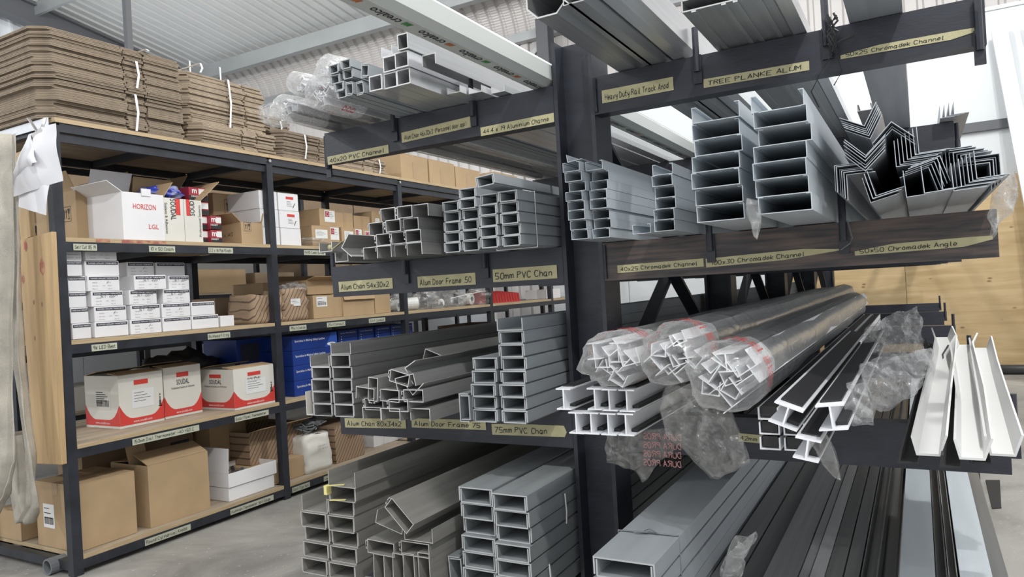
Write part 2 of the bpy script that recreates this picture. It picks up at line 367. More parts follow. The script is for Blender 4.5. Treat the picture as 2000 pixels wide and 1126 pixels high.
# gable wall left: vertical ribbed cladding
def vrib(y0, n, pitch, rib, h0, h1):
    vs = []; fs = []; sec = []
    for i in range(n):
        b = y0+i*pitch; sec += [(b, 0), (b+pitch*.55, 0), (b+pitch*.66, rib), (b+pitch*.86, rib), (b+pitch*.97, 0)]
    k = len(sec)
    for z in (h0, h1): vs += [(h, y, z) for y, h in sec]
    return M().add(vs, [(i, i+1, k+i+1, k+i) for i in range(k-1)])
wl = struct(bpy.data.objects.new('wall_left', None)); COL.objects.link(wl)
me = vrib(0, 4, .215, .04, 0, 8.6).mesh('cladding_sheet', 'white_wall')
for k in range(18): link('cladding_sheet', me, wl, loc=(-13.45, -3+k*.86, 0))
m = M()
za, zb = EZ+SL*(-3-EY), EZ
for dz0, dz1, w in ((-.09, -.06, .20), (-.46, -.43, .20), (-.43, -.09, .03)):
    m.add([(x, y, z+d) for y, z in ((-3, za), (EY, zb)) for x in (-13.0-w/2, -13.0+w/2) for d in (dz0, dz1)],
          [(0, 1, 3, 2), (4, 6, 7, 5), (0, 4, 5, 1), (2, 3, 7, 6), (0, 2, 6, 4), (1, 5, 7, 3)])
struct(m.obj('trim_4', 'grey_frame'))
# back wall girts, column and brace
m = M()
for z in (5.28, 3.9): m.box(-13, WY-.16, z-.07, 4, WY-.03, z+.07)
struct(m.obj('trim_5', 'purlin'))
for i, px in enumerate((1066,)):
    c = at(px, 100, Y=WY-.3)
    m = M(); m.box(c.x-.10, WY-.42, 0, c.x+.10, WY-.40, 5.4).box(c.x-.10, WY-.20, 0, c.x+.10, WY-.18, 5.4).box(c.x-.012, WY-.40, 0, c.x+.012, WY-.20, 5.4)
    struct(m.obj('trim_6', 'grey_frame'))
    m = M(); m.bar((c.x-.12, WY-.3, 4.98), (c.x-2.0, WY-.3, 3.6), .07); struct(m.obj('trim_7', 'purlin'))
# white insulated panel wall in front of the cladding
wr = struct(bpy.data.objects.new('wall_right', None)); COL.objects.link(wr)
me = M().box(.004, 9.42, 0, 1.146, 9.50, 3.86).mesh('insulated_panel', 'white_panel')
for k in range(7): link('insulated_panel', me, wr, loc=(-4.6+k*1.15, 0, 0))
m = M(); m.box(-4.6, 9.40, 3.86, 3.45, 9.52, 3.90); m.obj('capping', 'white_panel', wr)
m = M(); m.box(.10, 9.36, 2.58, .98, 9.42, 2.68); struct(m.obj('trim_8', 'grey_frame'))
# white partition behind the shelving
wb = struct(bpy.data.objects.new('wall_partition', None)); COL.objects.link(wb)
me = M().box(-6.4, .003, 0, -6.32, 1.147, 1.75).mesh('partition_panel', 'white_wall')
for k in range(9): link('partition_panel', me, wb, loc=(0, .2+k*1.15, 0))
# plywood hoarding
ph = thing('plywood_hoarding', 'knotty pale plywood sheets standing against the white wall', 'plywood', loc=(0, 9.3, 0))
me = M().box(.002, 0, .0, 1.218, .018, 2.08).mesh('sheet', 'plywood')
for k in range(4): link('sheet', me, ph, loc=(-1.35+k*1.22, 0, 0))
m = M(); m.tube([(.45, 8.95, .05), (1.2, 8.98, .05), (3, 9.05, .05)], .05, 10)
tag(m.obj('floor_pipe', 'pipe', smooth=True), 'black pipe lying on the floor along the plywood', 'pipe')
# white boards leaning at the right edge
for i, (a, b, w, lab) in enumerate((((1951, 58), (2040, 520), .14, 'long white board leaning against white wall, the nearer of two'),
                                    ((1975, 55), (2060, 430), .12, 'long white board leaning against white wall, partly behind another board'))):
    A = at(*a, Y=9.36-.1*(1-i)); B = at(*b, Y=8.9-.12*(1-i)); d = (B-A); B = A + d*(A.z/(A.z-B.z))
    m = M(); m.bar(B, A, w, .05, up=Vector((0, 1, 0)))
    tag(m.obj('leaning_board', 'white_panel'), lab, 'board', 'white boards leaning on the wall')
# slim roof post behind the shelving
c = at(250, 60, X=-5.9)
m = M(); m.box(c.x-.025, c.y-.025, 0, c.x+.025, c.y+.025, EZ+SL*(c.y-EY)); struct(m.obj('trim_9', 'grey_frame'))

# ================================================================ left shelving rack
RX0, RX1 = -4.06, -3.30
PY = [1.835, 3.055, 4.285, 5.51, 6.73, 7.95]
SZ = [.085, .575, 1.04, 1.50, 2.03]
rack = thing('shelving_rack', 'long black steel shelving rack with plywood shelves along the left', 'shelving', loc=(-3.3, 1.83, 0))
def rp(mm, name, mt, par=rack, **k):   # part in world coordinates
    o = mm.obj(name, mt, par, **k); o.matrix_parent_inverse = Matrix.Translation(-Vector(rack.location)); return o
for y in PY:
    for x in (RX1-.022, RX0+.022):
        rp(M().box(x-.022, y-.022, 0, x+.022, y+.022, 2.0), 'post', 'rack_steel')
for zi, z in enumerate(SZ):
    for k in range(len(PY)-1):
        y0, y1 = PY[k], PY[k+1]
        top = zi == 4
        b = rp(M().box(RX0+.003, y0+(.0 if top else .024), z-.019, RX1+(.006 if top else -.002), y1-(.002 if top else .024), z), 'shelf_board', ['shelf_ply', 'plywood_edge'])
        me = b.data
        for p in me.polygons:
            if abs(p.normal.z) < .5: p.material_index = 1
        for x in (RX1-.018, RX0+.018):
            rp(M().box(x-.018, y0+.022, z-.060, x+.018, y1-.022, z-.0195), 'beam', 'rack_steel')
            if top: rp(M().box(x-.012, y0+.022, z-.102, x+.006, y1-.022, z-.066), 'lower_rail', 'rack_steel')
    for k, y in enumerate(PY):
        rp(M().box(RX0+.044, y-.018, z-.062, RX1-.044, y+.018, z-.022), 'cross_bar', 'rack_steel')
        if k < len(PY)-1 and zi: rp(M().box(RX0+.05, (y+PY[k+1])/2-.015, z-.055, RX1-.05, (y+PY[k+1])/2+.015, z-.0195), 'cross_bar', 'rack_steel')
for y in PY[1:4]:
    rp(M().tube([(RX1+.006, y-.004, 1.992), (RX1+.014, y-.004, 1.992)], .010, 6), 'bolt', 'clip_metal')
TAPES = [  # shelf index, px left, px right, py, text
 (3, 142, 188, 470, 'Self Cut 85 19'), (3, 290, 341, 478, '10 x 50 Coach'), (3, 406, 454, 484, '2.2 x 16 Pop Rivets'), (3, 593, 635, 491, 'M415 Comb Screw'),
 (2, 178, 228, 674, '9W LED Best'), (2, 405, 449, 653, 'Bulkhead Fitting'), (2, 565, 598, 640, '19x1 Cable'), (2, 638, 674, 634, '25x1 Conduit'), (2, 720, 752, 627, '32x1 Conduit'),
 (1, 258, 390, 862, '150mm Dial Thermometer -40 +50 C'), (1, 458, 525, 818, 'Solar Panel Thermometer'),
 (0, 282, 373, 1050, 'Round Cylindrical Knobs'), (0, 449, 535, 992, 'Aluminium Thermometer Wall Gauge'), (0, 570, 605, 951, 'Self Top Nut'), (0, 632, 656, 938, 'Lower Roller')]
for si, pa, pb, py, tx in TAPES:
    z = SZ[si]-.028; a = at(pa, py, X=RX1).y; b = at(pb, py, X=RX1).y
    hh = .030
    fr = Matrix(((0, 0, 1, RX1+.002), (1, 0, 0, a), (0, 1, 0, z-hh), (0, 0, 0, 1)))
    t = decal(rack, fr, 0, 0, b-a, hh, 'masking_tape_pale', 'tape_label', off=0); t.matrix_parent_inverse = Matrix.Translation(-Vector(rack.location))
    l = letter(t, fr, .006, .008, tx, .015, 'print_black', True, fit=(b-a)*.9, sw=.8)
# white splashes of red paint on the shelf lip
for pa, pb in ((188, 215), (238, 325)):
    a = at(pa, 468, X=RX1).y; b = at(pb, 468, X=RX1).y
    rp(M().box(RX1-.002, a, SZ[3]-.017, RX1-.0012, b, SZ[3]-.003), 'paint_smear', 'red_paint')
# second rack behind
rack2 = thing('shelving_rack', 'black steel shelving rack standing behind the long one, mostly hidden', 'shelving', loc=(-4.95, 2.6, 0))
def rp2(mm, name, mt):
    o = mm.obj(name, mt, rack2); o.matrix_parent_inverse = Matrix.Translation(-Vector(rack2.location)); return o
for y in (2.45, 3.7, 4.95, 6.2, 7.45, 8.7):
    for x in (-4.97, -5.6): rp2(M().box(x-.02, y-.02, 0, x+.02, y+.02, 2.36), 'post', 'rack_steel')
for z in (.50, .93, 1.27, 1.76, 2.33):
    rp2(M().box(-5.62, 2.47, z-.018, -4.95, 8.68, z), 'shelf_board', 'shelf_ply')
    for x in (-4.97, -5.6): rp2(M().box(x-.015, 2.47, z-.062, x+.015, 8.68, z-.0185), 'beam', 'rack_steel')
# ================================================================ cantilever rack
AY = 1.92
COLY = [AY + 1.58*k for k in range(5)]
TOP = [1.738, 1.268, .788, .300]
AXL, AXR, CX0, CX1 = -1.795, .157, -.900, -.775
cant = thing('cantilever_rack', 'black steel cantilever rack with arms on both sides of its columns', 'rack', loc=(-.84, 1.92, 0))
INV = Matrix.Translation(-Vector(cant.location))
def cp(mm, name, mt, par=cant, **k):
    o = mm.obj(name, mt, par, **k); o.matrix_parent_inverse = INV; return o
colm = M()
colm.box(CX0, 0, 0, CX0+.012, .12, 1.862).box(CX1-.012, 0, 0, CX1, .12, 1.862).box(CX0+.012, .052, 0, CX1-.012, .064, 1.862).box(CX0-.05, -.05, 0, CX1+.05, .17, .012)
colme = colm.mesh('column', 'black_steel')
armL = M().box(AXL, 0, -.106, CX0-.001, .05, 0).mesh('arm', 'black_steel')
armR = M().box(CX1+.001, 0, -.106, AXR, .05, 0).mesh('arm', 'black_steel')
armB = M().box(CX1+.001, 0, -.106, AXR, .05, 0).mesh('arm', 'black_steel_brown')
pegme = M().tube([(0, 0, -.045), (0, 0, .07)], .0085, 8).box(-.011, .004, -.075, .011, .012, .0).mesh('divider_pin', 'black_steel')
def cpart(name, me, loc):
    o = link(name, me, cant, loc=loc); o.matrix_parent_inverse = INV; return o
for k, y in enumerate(COLY):
    cpart('column', colme, (0, y, 0))
    for li, z in enumerate(TOP):
        cpart('arm', armL, (0, y, z)); cpart('arm', armB if (li == 1 and k == 0) else armR, (0, y, z))
        for x in (AXL-.012, AXR+.010):
            if k == 0 and x > 0 and li == 1: continue
            if li == 0 and x < 0: z -= .075
            cpart('end_pin', pegme, (x, y+.02, z)) if (k or x < 0 or li >= 2) else cpart('end_pin', pegme, (AXR-.014, y-.012, z))
    if k < 4:
        for z0, z1 in ((1.60, .72), (.72, 1.60)):
            cp(M().bar((-.84+(.02 if z0 > z1 else -.02), y+.13, z0), (-.84+(.02 if z0 > z1 else -.02), y+1.56, z1), .05, .012), 'brace', 'black_steel')
        cp(M().box(-.87, y+.125, .18, -.81, y+1.575, .24), 'tie_beam', 'black_steel')
for px, py, li in ((768, 232, 0), (922, 205, 0), (1360, 110, 0), (1613, 60, 0), (790, 512, 1), (945, 496, 1), (1385, 445, 1), (1645, 420, 1)):
    x = at(px, py, Y=AY-.01).x
    cpart('divider_pin', pegme, (x, AY-.012, TOP[li]))
# weld beads at the column
for li in range(3):
    cp(M().tube([(CX1+.006, AY-.004, TOP[li]-.10), (CX1+.006, AY-.004, TOP[li]-.005)], .005, 6), 'weld_bead', 'black_steel')
# masking tape labels with handwriting
LABELS = [((641, 322), (760, 299), 16, '40x20 PVC Channel', 0), ((786, 279), (921, 248), 20, 'Alum Chan 46x30x3 (Personnel door opp)', 0), ((940, 266), (1083, 238), 17, '44.4 x 19 Aluminium Channe', 0),
 ((1177, 202), (1316, 176), 25, 'Heavy Duty Rail Track Anod', 0), ((1375, 172), (1581, 137), 17, 'TREE PLANKE ALUM', 0), ((1642, 116), (1915, 68), 15, '50x25 Chromadek Channel', 1),
 ((663, 570), (768, 563), 20, 'Alum Chan 54x30x2', 0), ((817, 562), (930, 555), 22, 'Alum Door Frame .50', 0), ((964, 551), (1089, 543), 25, '50mm PVC Chan', 0),
 ((1207, 533), (1375, 520), 15, '40x25 Chromadek Channel', 0), ((1380, 522), (1640, 497), 17, '100x30 Chromadek Channel', 2), ((1670, 499), (1940, 477), 17, '50x50 Chromadek Angle', 1),
 ((675, 834), (794, 836), 18, 'Alum Chan 80x34x2', 0), ((805, 834), (950, 839), 18, 'Alum Door Frame 75', 0), ((962, 848), (1108, 853), 22, '75mm PVC Chan', 3), ((1443, 861), (1520, 868), 16, '42mm Door', 0)]
for (a, b, hp, tx, shape) in LABELS:
    A = at(*a, Y=AY); B = at(*b, Y=AY); hgt = at(a[0], a[1]-hp, Y=AY).z - A.z
    d = (B-A); L = d.length; u = d.normalized(); v = Vector((-u.z, 0, u.x)); n = Vector((0, -1, 0))
    fr = Matrix((u, v, n)).transposed().to_4x4(); fr.translation = A + n*.0012
    pts = {0: None, 1: [(0, 0), (L*.8, 0), (L, hgt*.55), (L, hgt*.95), (L*.85, hgt), (L*.3, hgt), (0, hgt*.5)], 2: [(0, 0), (L*.6, 0), (L, hgt*.45), (L, hgt*.6), (L*.75, hgt), (0, hgt)],
           3: [(0, 0), (L*.97, 0), (L, hgt*.4), (L*.97, hgt*.95), (L*.55, hgt), (0, hgt*.95)]}[shape]
    t = decal(cant, fr, 0, 0, L, hgt, 'masking_tape', 'tape_label', off=0, pts=pts); t.matrix_parent_inverse = INV
    rise = hgt*.22
    letter(t, fr, L*.04, rise, tx, hgt*.46, 'print_black', True, fit=L*(.72 if shape else .9), off=.0012, sw=.85)

# ================================================================ profiles
def P_tube(w, h, t): return [([(t/2, t/2), (w-t/2, t/2), (w-t/2, h-t/2), (t/2, h-t/2)], t, True)]
def P_U(w, h, t, lip=0):   # open upwards
    p = [(t/2, h), (t/2, t/2), (w-t/2, t/2), (w-t/2, h)]
    if lip: p = [(lip, h-t/2), (t/2, h-t/2)] + p[1:3] + [(w-t/2, h-t/2), (w-lip, h-t/2)]
    return [(p, t, False)]
def P_N(w, h, t):          # open downwards
    return [([(t/2, 0), (t/2, h-t/2), (w-t/2, h-t/2), (w-t/2, 0)], t, False)]
def P_nest(w, h, t):       # channel with its mating cover
    g = t*2.1
    return [([(t/2, h*.12), (t/2, h-t/2), (w-t/2, h-t/2), (w-t/2, h*.12)], t, False), ([(g, h-1.6*t), (g, t/2), (w-g*.95, t/2), (w-g*.95, h-1.6*t)], t, False)]
def P_frame(w, h, t):      # door frame tube with a gasket nib
    return P_tube(w, h, t) + [([(-.006, h*.55), (-.006, h*.85), (-.001, h*.85)], t, False), ([(-.001, h*.3), (-.005, h*.3), (-.005, h*.42)], t, False)]
def P_I(w, h, t): return [([(0, t/2), (w, t/2)], t, False), ([(0, h-t/2), (w, h-t/2)], t, False), ([(w/2, t), (w/2, h-t)], t, False)]
def P_L(w, h, t): return [([(w, t/2), (t/2, t/2), (t/2, h)], t, False)]
_pm = {}
CUT = {'alu_dusty': 'dusty_cut', 'pvc_grey': 'pvc_cut', 'pvc_grey_dusty': 'pvc_cut', 'alu_dull': 'alu_cut', 'mill_alu': 'alu_cut', 'alu_bright': 'alu_cut', 'chromadek': 'zinc_cut', 'chromadek_dark': 'zinc_cut', 'steel_dark': 'alu_cut'}
def pmesh(key, sec, mt, L=5.85):
    k = (key, mt, L, repr(sec))
    if k not in _pm: _pm[k] = M().sweep(sec, [(0, 0, 0), (0, L, 0)], cut=True).mesh(key, [mt, CUT.get(mt, mt)])
    return _pm[k]
NPROF = [0]
def prof(name, me, x, y, z, label, cat, group, tilt=0, yaw=0):
    o = link(name, me, loc=(x, y, z), rot=(0, -math.radians(tilt), yaw)); NPROF[0] += 1
    return tag(o, label, cat, group)
def stack(name, me, x, y, z, pitch, n, desc, where, cat, group, jx=.0015, jy=.008, gap=.0006, skip=()):
    r = random.Random(where)
    for i in range(n):
        if i in skip: continue
        prof(name, me, x+r.uniform(-jx, jx), y+r.uniform(-jy, jy), z+gap+i*pitch, f'{desc} {where}, {ordn(i, n)}', cat, group, yaw=0)

# ---- level 2 left: 50 mm PVC
pv50 = pmesh('pvc_channel', P_nest(.0585, .0292, .0028), 'pvc_grey')
Z = TOP[1]
for px, nm, n in ((940, 'third', 5), (980, 'rightmost', 5)):
    x = at(px, 478, Y=1.70).x
    stack('pvc_channel', pv50, x, 1.70, Z, .0298, n, 'small grey PVC channel in the', f'{nm} column over the 50mm label', 'channel', '50 mm PVC channels')
for px, nm, n in ((866, 'leftmost', 5), (902, 'second', 6)):
    x = at(px, 482, Y=1.74).x
    stack('pvc_channel', pv50, x, 1.745, Z, .0298, n, 'small grey PVC channel in the', f'{nm} column over the 50mm label', 'channel', '50 mm PVC channels')
c = at(932, 388, Y=1.66); prof('pvc_channel', pv50, c.x, 1.66, Z+.0298*5+.012, 'grey PVC channel lying tilted on top of the 50mm stack', 'channel', '50 mm PVC channels', tilt=5)
m = M()   # string round the bundle
xr = at(1017, 476, Y=1.7).x+.004; xl = at(940, 478, Y=1.7).x-.004; ys = 1.79
m.tube([(xl, ys, Z-.002), (xr, ys, Z-.002), (xr, ys, Z+.152), (xl, ys, Z+.152), (xl, ys, Z-.002)], .0016, 5)
m.tube([(xr-.01, ys, Z+.153), (xr-.03, ys-.01, Z+.158), (xr-.05, ys+.004, Z+.156)], .0012, 4)
tag(m.obj('tie_string', 'strap_white'), 'pale string tied round the bundle of 50mm grey channels', 'string')
# ---- level 2 left: door frame 50
fr50 = pmesh('door_frame_profile', P_frame(.0545, .0355, .0022), 'alu_dull')
fo50 = pmesh('door_frame_profile', P_N(.0545, .0355, .0022) + [([(-.004, .02), (-.004, .03)], .002, False)], 'alu_dull')
x0 = at(712, 505, Y=1.70).x; ROWN = ['bottom', 'second', 'third', 'fourth', 'fifth']
WN = ['leftmost', 'second from left', 'third from left', 'rightmost']
for ri, (row, opn) in enumerate((([0, 1, 2, 3], 4), ([.86, 1.93, 2.98], 0), ([.42, 1.72, 2.75], 1), ([1.42, 2.5], 1), ([3.42], 1))):
    for k, xi in enumerate(row):
        me = fo50 if k < opn else fr50
        zz = Z+.0006+ri*.0362 if ri < 4 else Z+.0006+3*.0362
        pos = 'only one' if len(row) == 1 else (WN[k] if k < len(row)-1 else 'rightmost')
        prof('door_frame_profile', me, x0+xi*.0562, 1.70+random.uniform(-.012, .012), zz, f'upper level aluminium door frame profile, {ROWN[ri]} row, {pos}', 'profile', 'door frame profiles 50')
# ---- level 2 far left: loose aluminium channels
u54 = pmesh('alu_channel', [([(.03, .054), (.0012, .054), (.0012, .0012), (.03, .0012)], .0024, False)], 'alu_dull')
uu = pmesh('alu_channel', P_U(.054, .03, .0024), 'alu_dull')
c = at(655, 514, Y=1.72); prof('alu_channel', uu, c.x, 1.72, Z+.001, 'aluminium channel lying open side up at the arm end, lowest of three', 'channel', 'loose aluminium channels')
al = pmesh('alu_angle', P_L(.05, .05, .0026), 'alu_dull')
c = at(661, 494, Y=1.69); prof('alu_angle', al, c.x+.012, 1.69, Z+.042, 'aluminium angle leaning over the lowest channel at the arm end', 'channel', 'loose aluminium channels', tilt=-38)
c = at(624, 494, Y=1.72); prof('alu_channel', uu, c.x, 1.72, c.z+.002, 'aluminium channel holding a roll of yellow tape, sticking out furthest left', 'channel', 'loose aluminium channels')
t = M().tube([(c.x+.03, 1.735, c.z+.016), (c.x+.03, 1.80, c.z+.016)], .009, 12)
tag(t.obj('tape_roll', 'masking_tape', smooth=True), 'small roll of yellow masking tape inside an aluminium channel', 'tape')
d = at(655, 480, Y=1.70); t = M().box(-.02, 0, -.001, .02, .04, .001).obj('tape_scrap', 'masking_tape', loc=(d.x+.003, d.y, d.z), rot=(.2, -.6, .3))
tag(t, 'crumpled piece of yellow tape stuck on an aluminium channel', 'tape')

# ---- level 2 right: 40x25 chromadek
c40 = pmesh('chromadek_channel', P_U(.0465, .0235, .0014, .008), 'chromadek')
for x, y, n, nm in ((-.772, 1.70, 8, 'leftmost column'), (-.721, 1.73, 8, 'second column')):
    stack('chromadek_channel', c40, x, y, Z+.002, .0244, n, 'narrow pale grey steel channel,', nm+' over the 40x25 label', 'channel', '40x25 steel channels', jx=.004, jy=.02)
c25 = pmesh('chromadek_channel', P_U(.050, .0260, .0014, .008), 'chromadek')
stack('chromadek_channel', c25, -.546, 1.70, Z+.002, .0268, 6, 'narrow grey steel channel,', 'third column over the 40x25 label', 'channel', '40x25 steel channels', jx=.002, jy=.01)
prof('chromadek_channel', c40, -.612, 1.72, Z+.003, 'single narrow steel channel lying between the 40x25 columns', 'channel', '40x25 steel channels')
c = at(1128, 330, Y=1.73); prof('chromadek_angle', pmesh('chromadek_angle', P_L(.04, .02, .0016), 'chromadek'), -.769, 1.70, Z+.2, 'pale steel strip lying on top of the first 40x25 column', 'channel', '40x25 steel channels', tilt=6)
# ---- level 2 right: 100x30 chromadek
c100 = pmesh('wide_chromadek_channel', P_U(.0985, .0335, .0016, .010), 'chromadek')
stack('wide_chromadek_channel', c100, -.403, 1.535, Z+.002, .0347, 7, 'wide blue-grey steel channel,', 'left column over the 100x30 label', 'channel', '100x30 steel channels', jx=.004, jy=.012)
stack('wide_chromadek_channel', c100, -.268, 1.49, Z+.002, .0335, 7, 'wide blue-grey steel channel,', 'right column over the 100x30 label', 'channel', '100x30 steel channels', jx=.006, jy=.014)
# ---- level 2 right: nested 50x50 angles
a50 = pmesh('chromadek_angle', P_L(.052, .052, .0013), 'chromadek_dark')
for px, py, yf, rot, n, sx, sz, lab in (
    (1628, 322, 1.60, -90, 6, .0045, .0045, 'dark steel angle in nested bundle beside the wide channels, corner up left'),
    (1741, 238, 1.62, -133, 3, .0045, .0045, 'large dark steel angle peaked like a roof at the heap centre'),
    (1700, 272, 1.66, 62, 6, .0040, .0042, 'thin steel angle in the fan sticking up left of the heap'),
    (1690, 334, 1.58, 45, 6, .0046, .0040, 'thin steel angle nested under the peaked angles, edges slanting'),
    (1750, 326, 1.62, 2, 7, .0068, .0035, 'thin steel angle in upright row right of the peaked angles'),
    (1838, 292, 1.66, -88, 6, .0032, .0062, 'thin steel angle hanging edge down in the upper right bundle'),
    (1862, 374, 1.58, 3, 7, .0065, .003, 'thin steel angle in upright zigzag row at lower right'),
    (1953, 306, 1.62, 181, 4, .0055, .005, 'dark steel angle in nested bundle at the far right, corner up right'),
    (1838, 330, 1.60, 196, 5, .006, .003, 'dark steel angle slanting in the middle of the lower row'),
    (1700, 396, 1.58, 14, 3, .006, .005, 'bottom steel angle lying flat under the heap, edge towards the front'),
    (1770, 385, 1.57, 4, 3, .030, .0015, 'bottom steel angle with upright leg in the middle of the heap'),
    (1838, 264, 3.42, 0, 4, .016, .003, 'steel angle standing upright further back behind the heap')):
    c = at(px, py, Y=yf)
    if not 0 <= rot < 90: c.z = max(c.z, Z+.058+n*.0065)
    for i in range(n):
        cr, sr = math.cos(math.radians(rot)), math.sin(math.radians(rot))
        prof('steel_angle', a50, c.x+i*(sx*cr-sz*sr), yf+random.uniform(-.012, .012), max(c.z+i*(sx*sr+sz*cr), 1.742+i*.003 if yf > 3 else (Z+.001+i*.0016 if 0 <= rot < 90 else Z)), lab.split(',')[0] + ', ' + (['first', 'second', 'third', 'fourth', 'fifth', 'sixth', 'seventh'][i] if n > 3 else ['first', 'middle', 'last'][i]) + (' from outside' if lab.startswith(('dark', 'large')) else ' from left'), 'angle', lab.split(',')[0][:60], tilt=rot+random.uniform(-.3, .3))

# ---- level 3 left: 80x34 channels
Z = TOP[2]+.003
t80 = pmesh('alu_channel', P_nest(.0815, .0375, .0021), 'alu_dull'); o80 = pmesh('alu_channel', P_U(.0815, .0345, .0021), 'alu_dull')
stack('alu_channel', t80, -1.688, 1.69, Z, .0383, 4, 'aluminium channel, left column over', 'the 80x34 label', 'channel', '80x34 aluminium channels', jx=.003)
stack('alu_channel', t80, -1.600, 1.69, Z, .0383, 5, 'aluminium channel, right column over', 'the 80x34 label', 'channel', '80x34 aluminium channels', jx=.003)
prof('alu_channel', o80, -1.694, 1.69, Z+.0383*4+.001, 'open aluminium channel on top of the left 80x34 column', 'channel', '80x34 aluminium channels')
prof('alu_channel', o80, -1.604, 1.69, Z+.0383*5+.001, 'open aluminium channel on top of the right 80x34 column', 'channel', '80x34 aluminium channels')
c = at(604, 812, Y=1.69); prof('alu_angle', pmesh('alu_angle', P_L(.03, .075, .002), 'cream_card', 1.2), -1.722, 1.69, Z, 'pale upright strip at the left end of the 80x34 stack', 'channel', None)
# ---- level 3 left: door frame 75
f75 = pmesh('door_frame_profile', P_frame(.070, .036, .0022), 'alu_dull'); n75 = pmesh('door_frame_profile', P_N(.070, .036, .0022), 'alu_dull')
FR3 = [(n75, 710, 818, 0, 'bottom row, leftmost'), (n75, 749, 819, 0, 'bottom row, second from left'), (n75, 799, 822, 0, 'bottom row, rightmost'),
 (f75, 712, 800, 0, 'second row, leftmost'), (f75, 763, 802, 0, 'second row, rightmost'), (f75, 745, 782, -3, 'third row, leftmost'), (f75, 790, 784, 0, 'third row, rightmost'),
 (f75, 738, 784, 84, 'standing on its edge'), (n75, 698, 776, -6, 'loose at the far left of the pile'), (f75, 757, 744, -14, 'top of the pile, tilted box'), (n75, 772, 763, 12, 'tilted with its mouth down'), (n75, 826, 700, -20, 'sheet-like piece lying highest at the back')]
for i, (me, px, py, tl, w) in enumerate(FR3):
    yf = 1.67 if i < 7 else 1.66; c = at(px, py, Y=yf)
    if i == 11: yf = 1.95; c = at(px, py, Y=yf)
    prof('door_frame_profile', me, c.x, yf+random.uniform(-.01, .01), max(c.z, Z+.001), f'third level aluminium door frame profile, {w}', 'profile', 'door frame profiles 75', tilt=tl)
ang = pmesh('alu_angle', P_L(.055, .045, .0025), 'alu_dull')
for px, py, tl, lab in ((790, 718, -60, 'aluminium angle lying like a ridge on top of the door frames'), (806, 772, 40, 'aluminium angle with sharp edge facing right, beside the ridge')):
    c = at(px, py, Y=1.68); prof('alu_angle', ang, c.x, 1.68, c.z, lab, 'angle', None, tilt=tl)
# ---- level 3 left: 75 mm PVC
p75 = pmesh('pvc_channel', P_nest(.0800, .0350, .0034), 'pvc_grey'); o75 = pmesh('pvc_channel', P_U(.0800, .0335, .0034), 'pvc_grey')
stack('pvc_channel', p75, -1.006, 1.70, Z, .0357, 7, 'grey PVC channel, right column over', 'the 75mm label', 'channel', '75 mm PVC channels', jx=.003)
prof('pvc_channel', o75, -1.006, 1.70, Z+7*.0357+.001, 'open grey PVC channel on top of the tall 75mm column', 'channel', '75 mm PVC channels')
stack('pvc_channel', p75, -1.098, 1.70, Z, .0357, 5, 'grey PVC channel, left column over', 'the 75mm label', 'channel', '75 mm PVC channels', jx=.004)
prof('pvc_channel', p75, -1.1015, 1.69, Z+.001, 'grey PVC channel standing on edge left of the 75mm columns', 'channel', '75 mm PVC channels', tilt=90)
# ---- level 4 left
Z = TOP[3]+.002
t10 = pmesh('wide_alu_channel', P_nest(.108, .0465, .0022), 'alu_dusty'); o10 = pmesh('wide_alu_channel', P_U(.108, .048, .0022), 'alu_dusty')
stack('wide_alu_channel', t10, -1.742, 1.67, Z, .0470, 4, 'wide dusty aluminium channel, left column of', 'the lowest left stack', 'channel', 'wide aluminium channels', jx=.004, jy=.02)
stack('wide_alu_channel', t10, -1.628, 1.67, Z, .0470, 4, 'wide dusty aluminium channel, right column of', 'the lowest left stack', 'channel', 'wide aluminium channels', jx=.004, jy=.02)
prof('wide_alu_channel', o10, -1.744, 1.67, Z+4*.047+.001, 'open wide channel on top of the left column, lowest level', 'channel', 'wide aluminium channels')
prof('wide_alu_channel', t10, -1.634, 1.67, Z+4*.047+.001, 'wide channel on top of the right column, shifted left', 'channel', 'wide aluminium channels')
prof('wide_alu_channel', t10, -1.616, 1.66, Z+5*.047+.001, 'wide channel with yellow tape scraps, second from top', 'channel', 'wide aluminium channels')
prof('wide_alu_channel', o10, -1.606, 1.65, Z+6*.047+.001, 'open wide channel topmost of the lowest left stack', 'channel', 'wide aluminium channels')
for k, (dx, dz, w, rz) in enumerate(((-1.575, 6*.047+.0042, .055, .5), (-1.616, 5*.047+.02, .012, 0), (-1.57, 5*.047+.0065, .05, .4))):
    t = M().box(-w/2, 0, 0, w/2, .012 if k != 1 else .02, .0012 if k != 1 else .028).obj('tape_scrap', 'yellow_tape', loc=(dx, 1.645, Z+dz+.001), rot=(0, 0, rz))
    tag(t, ['yellow tape scrap lying inside the topmost open channel', 'yellow tape scrap stuck on the left rim of a wide channel', 'yellow tape scrap inside the second channel from the top'][k], 'tape')
f10 = pmesh('door_frame_profile', P_frame(.098, .040, .0022), 'alu_dusty'); n10 = pmesh('door_frame_profile', P_U(.098, .040, .0022), 'alu_dusty')
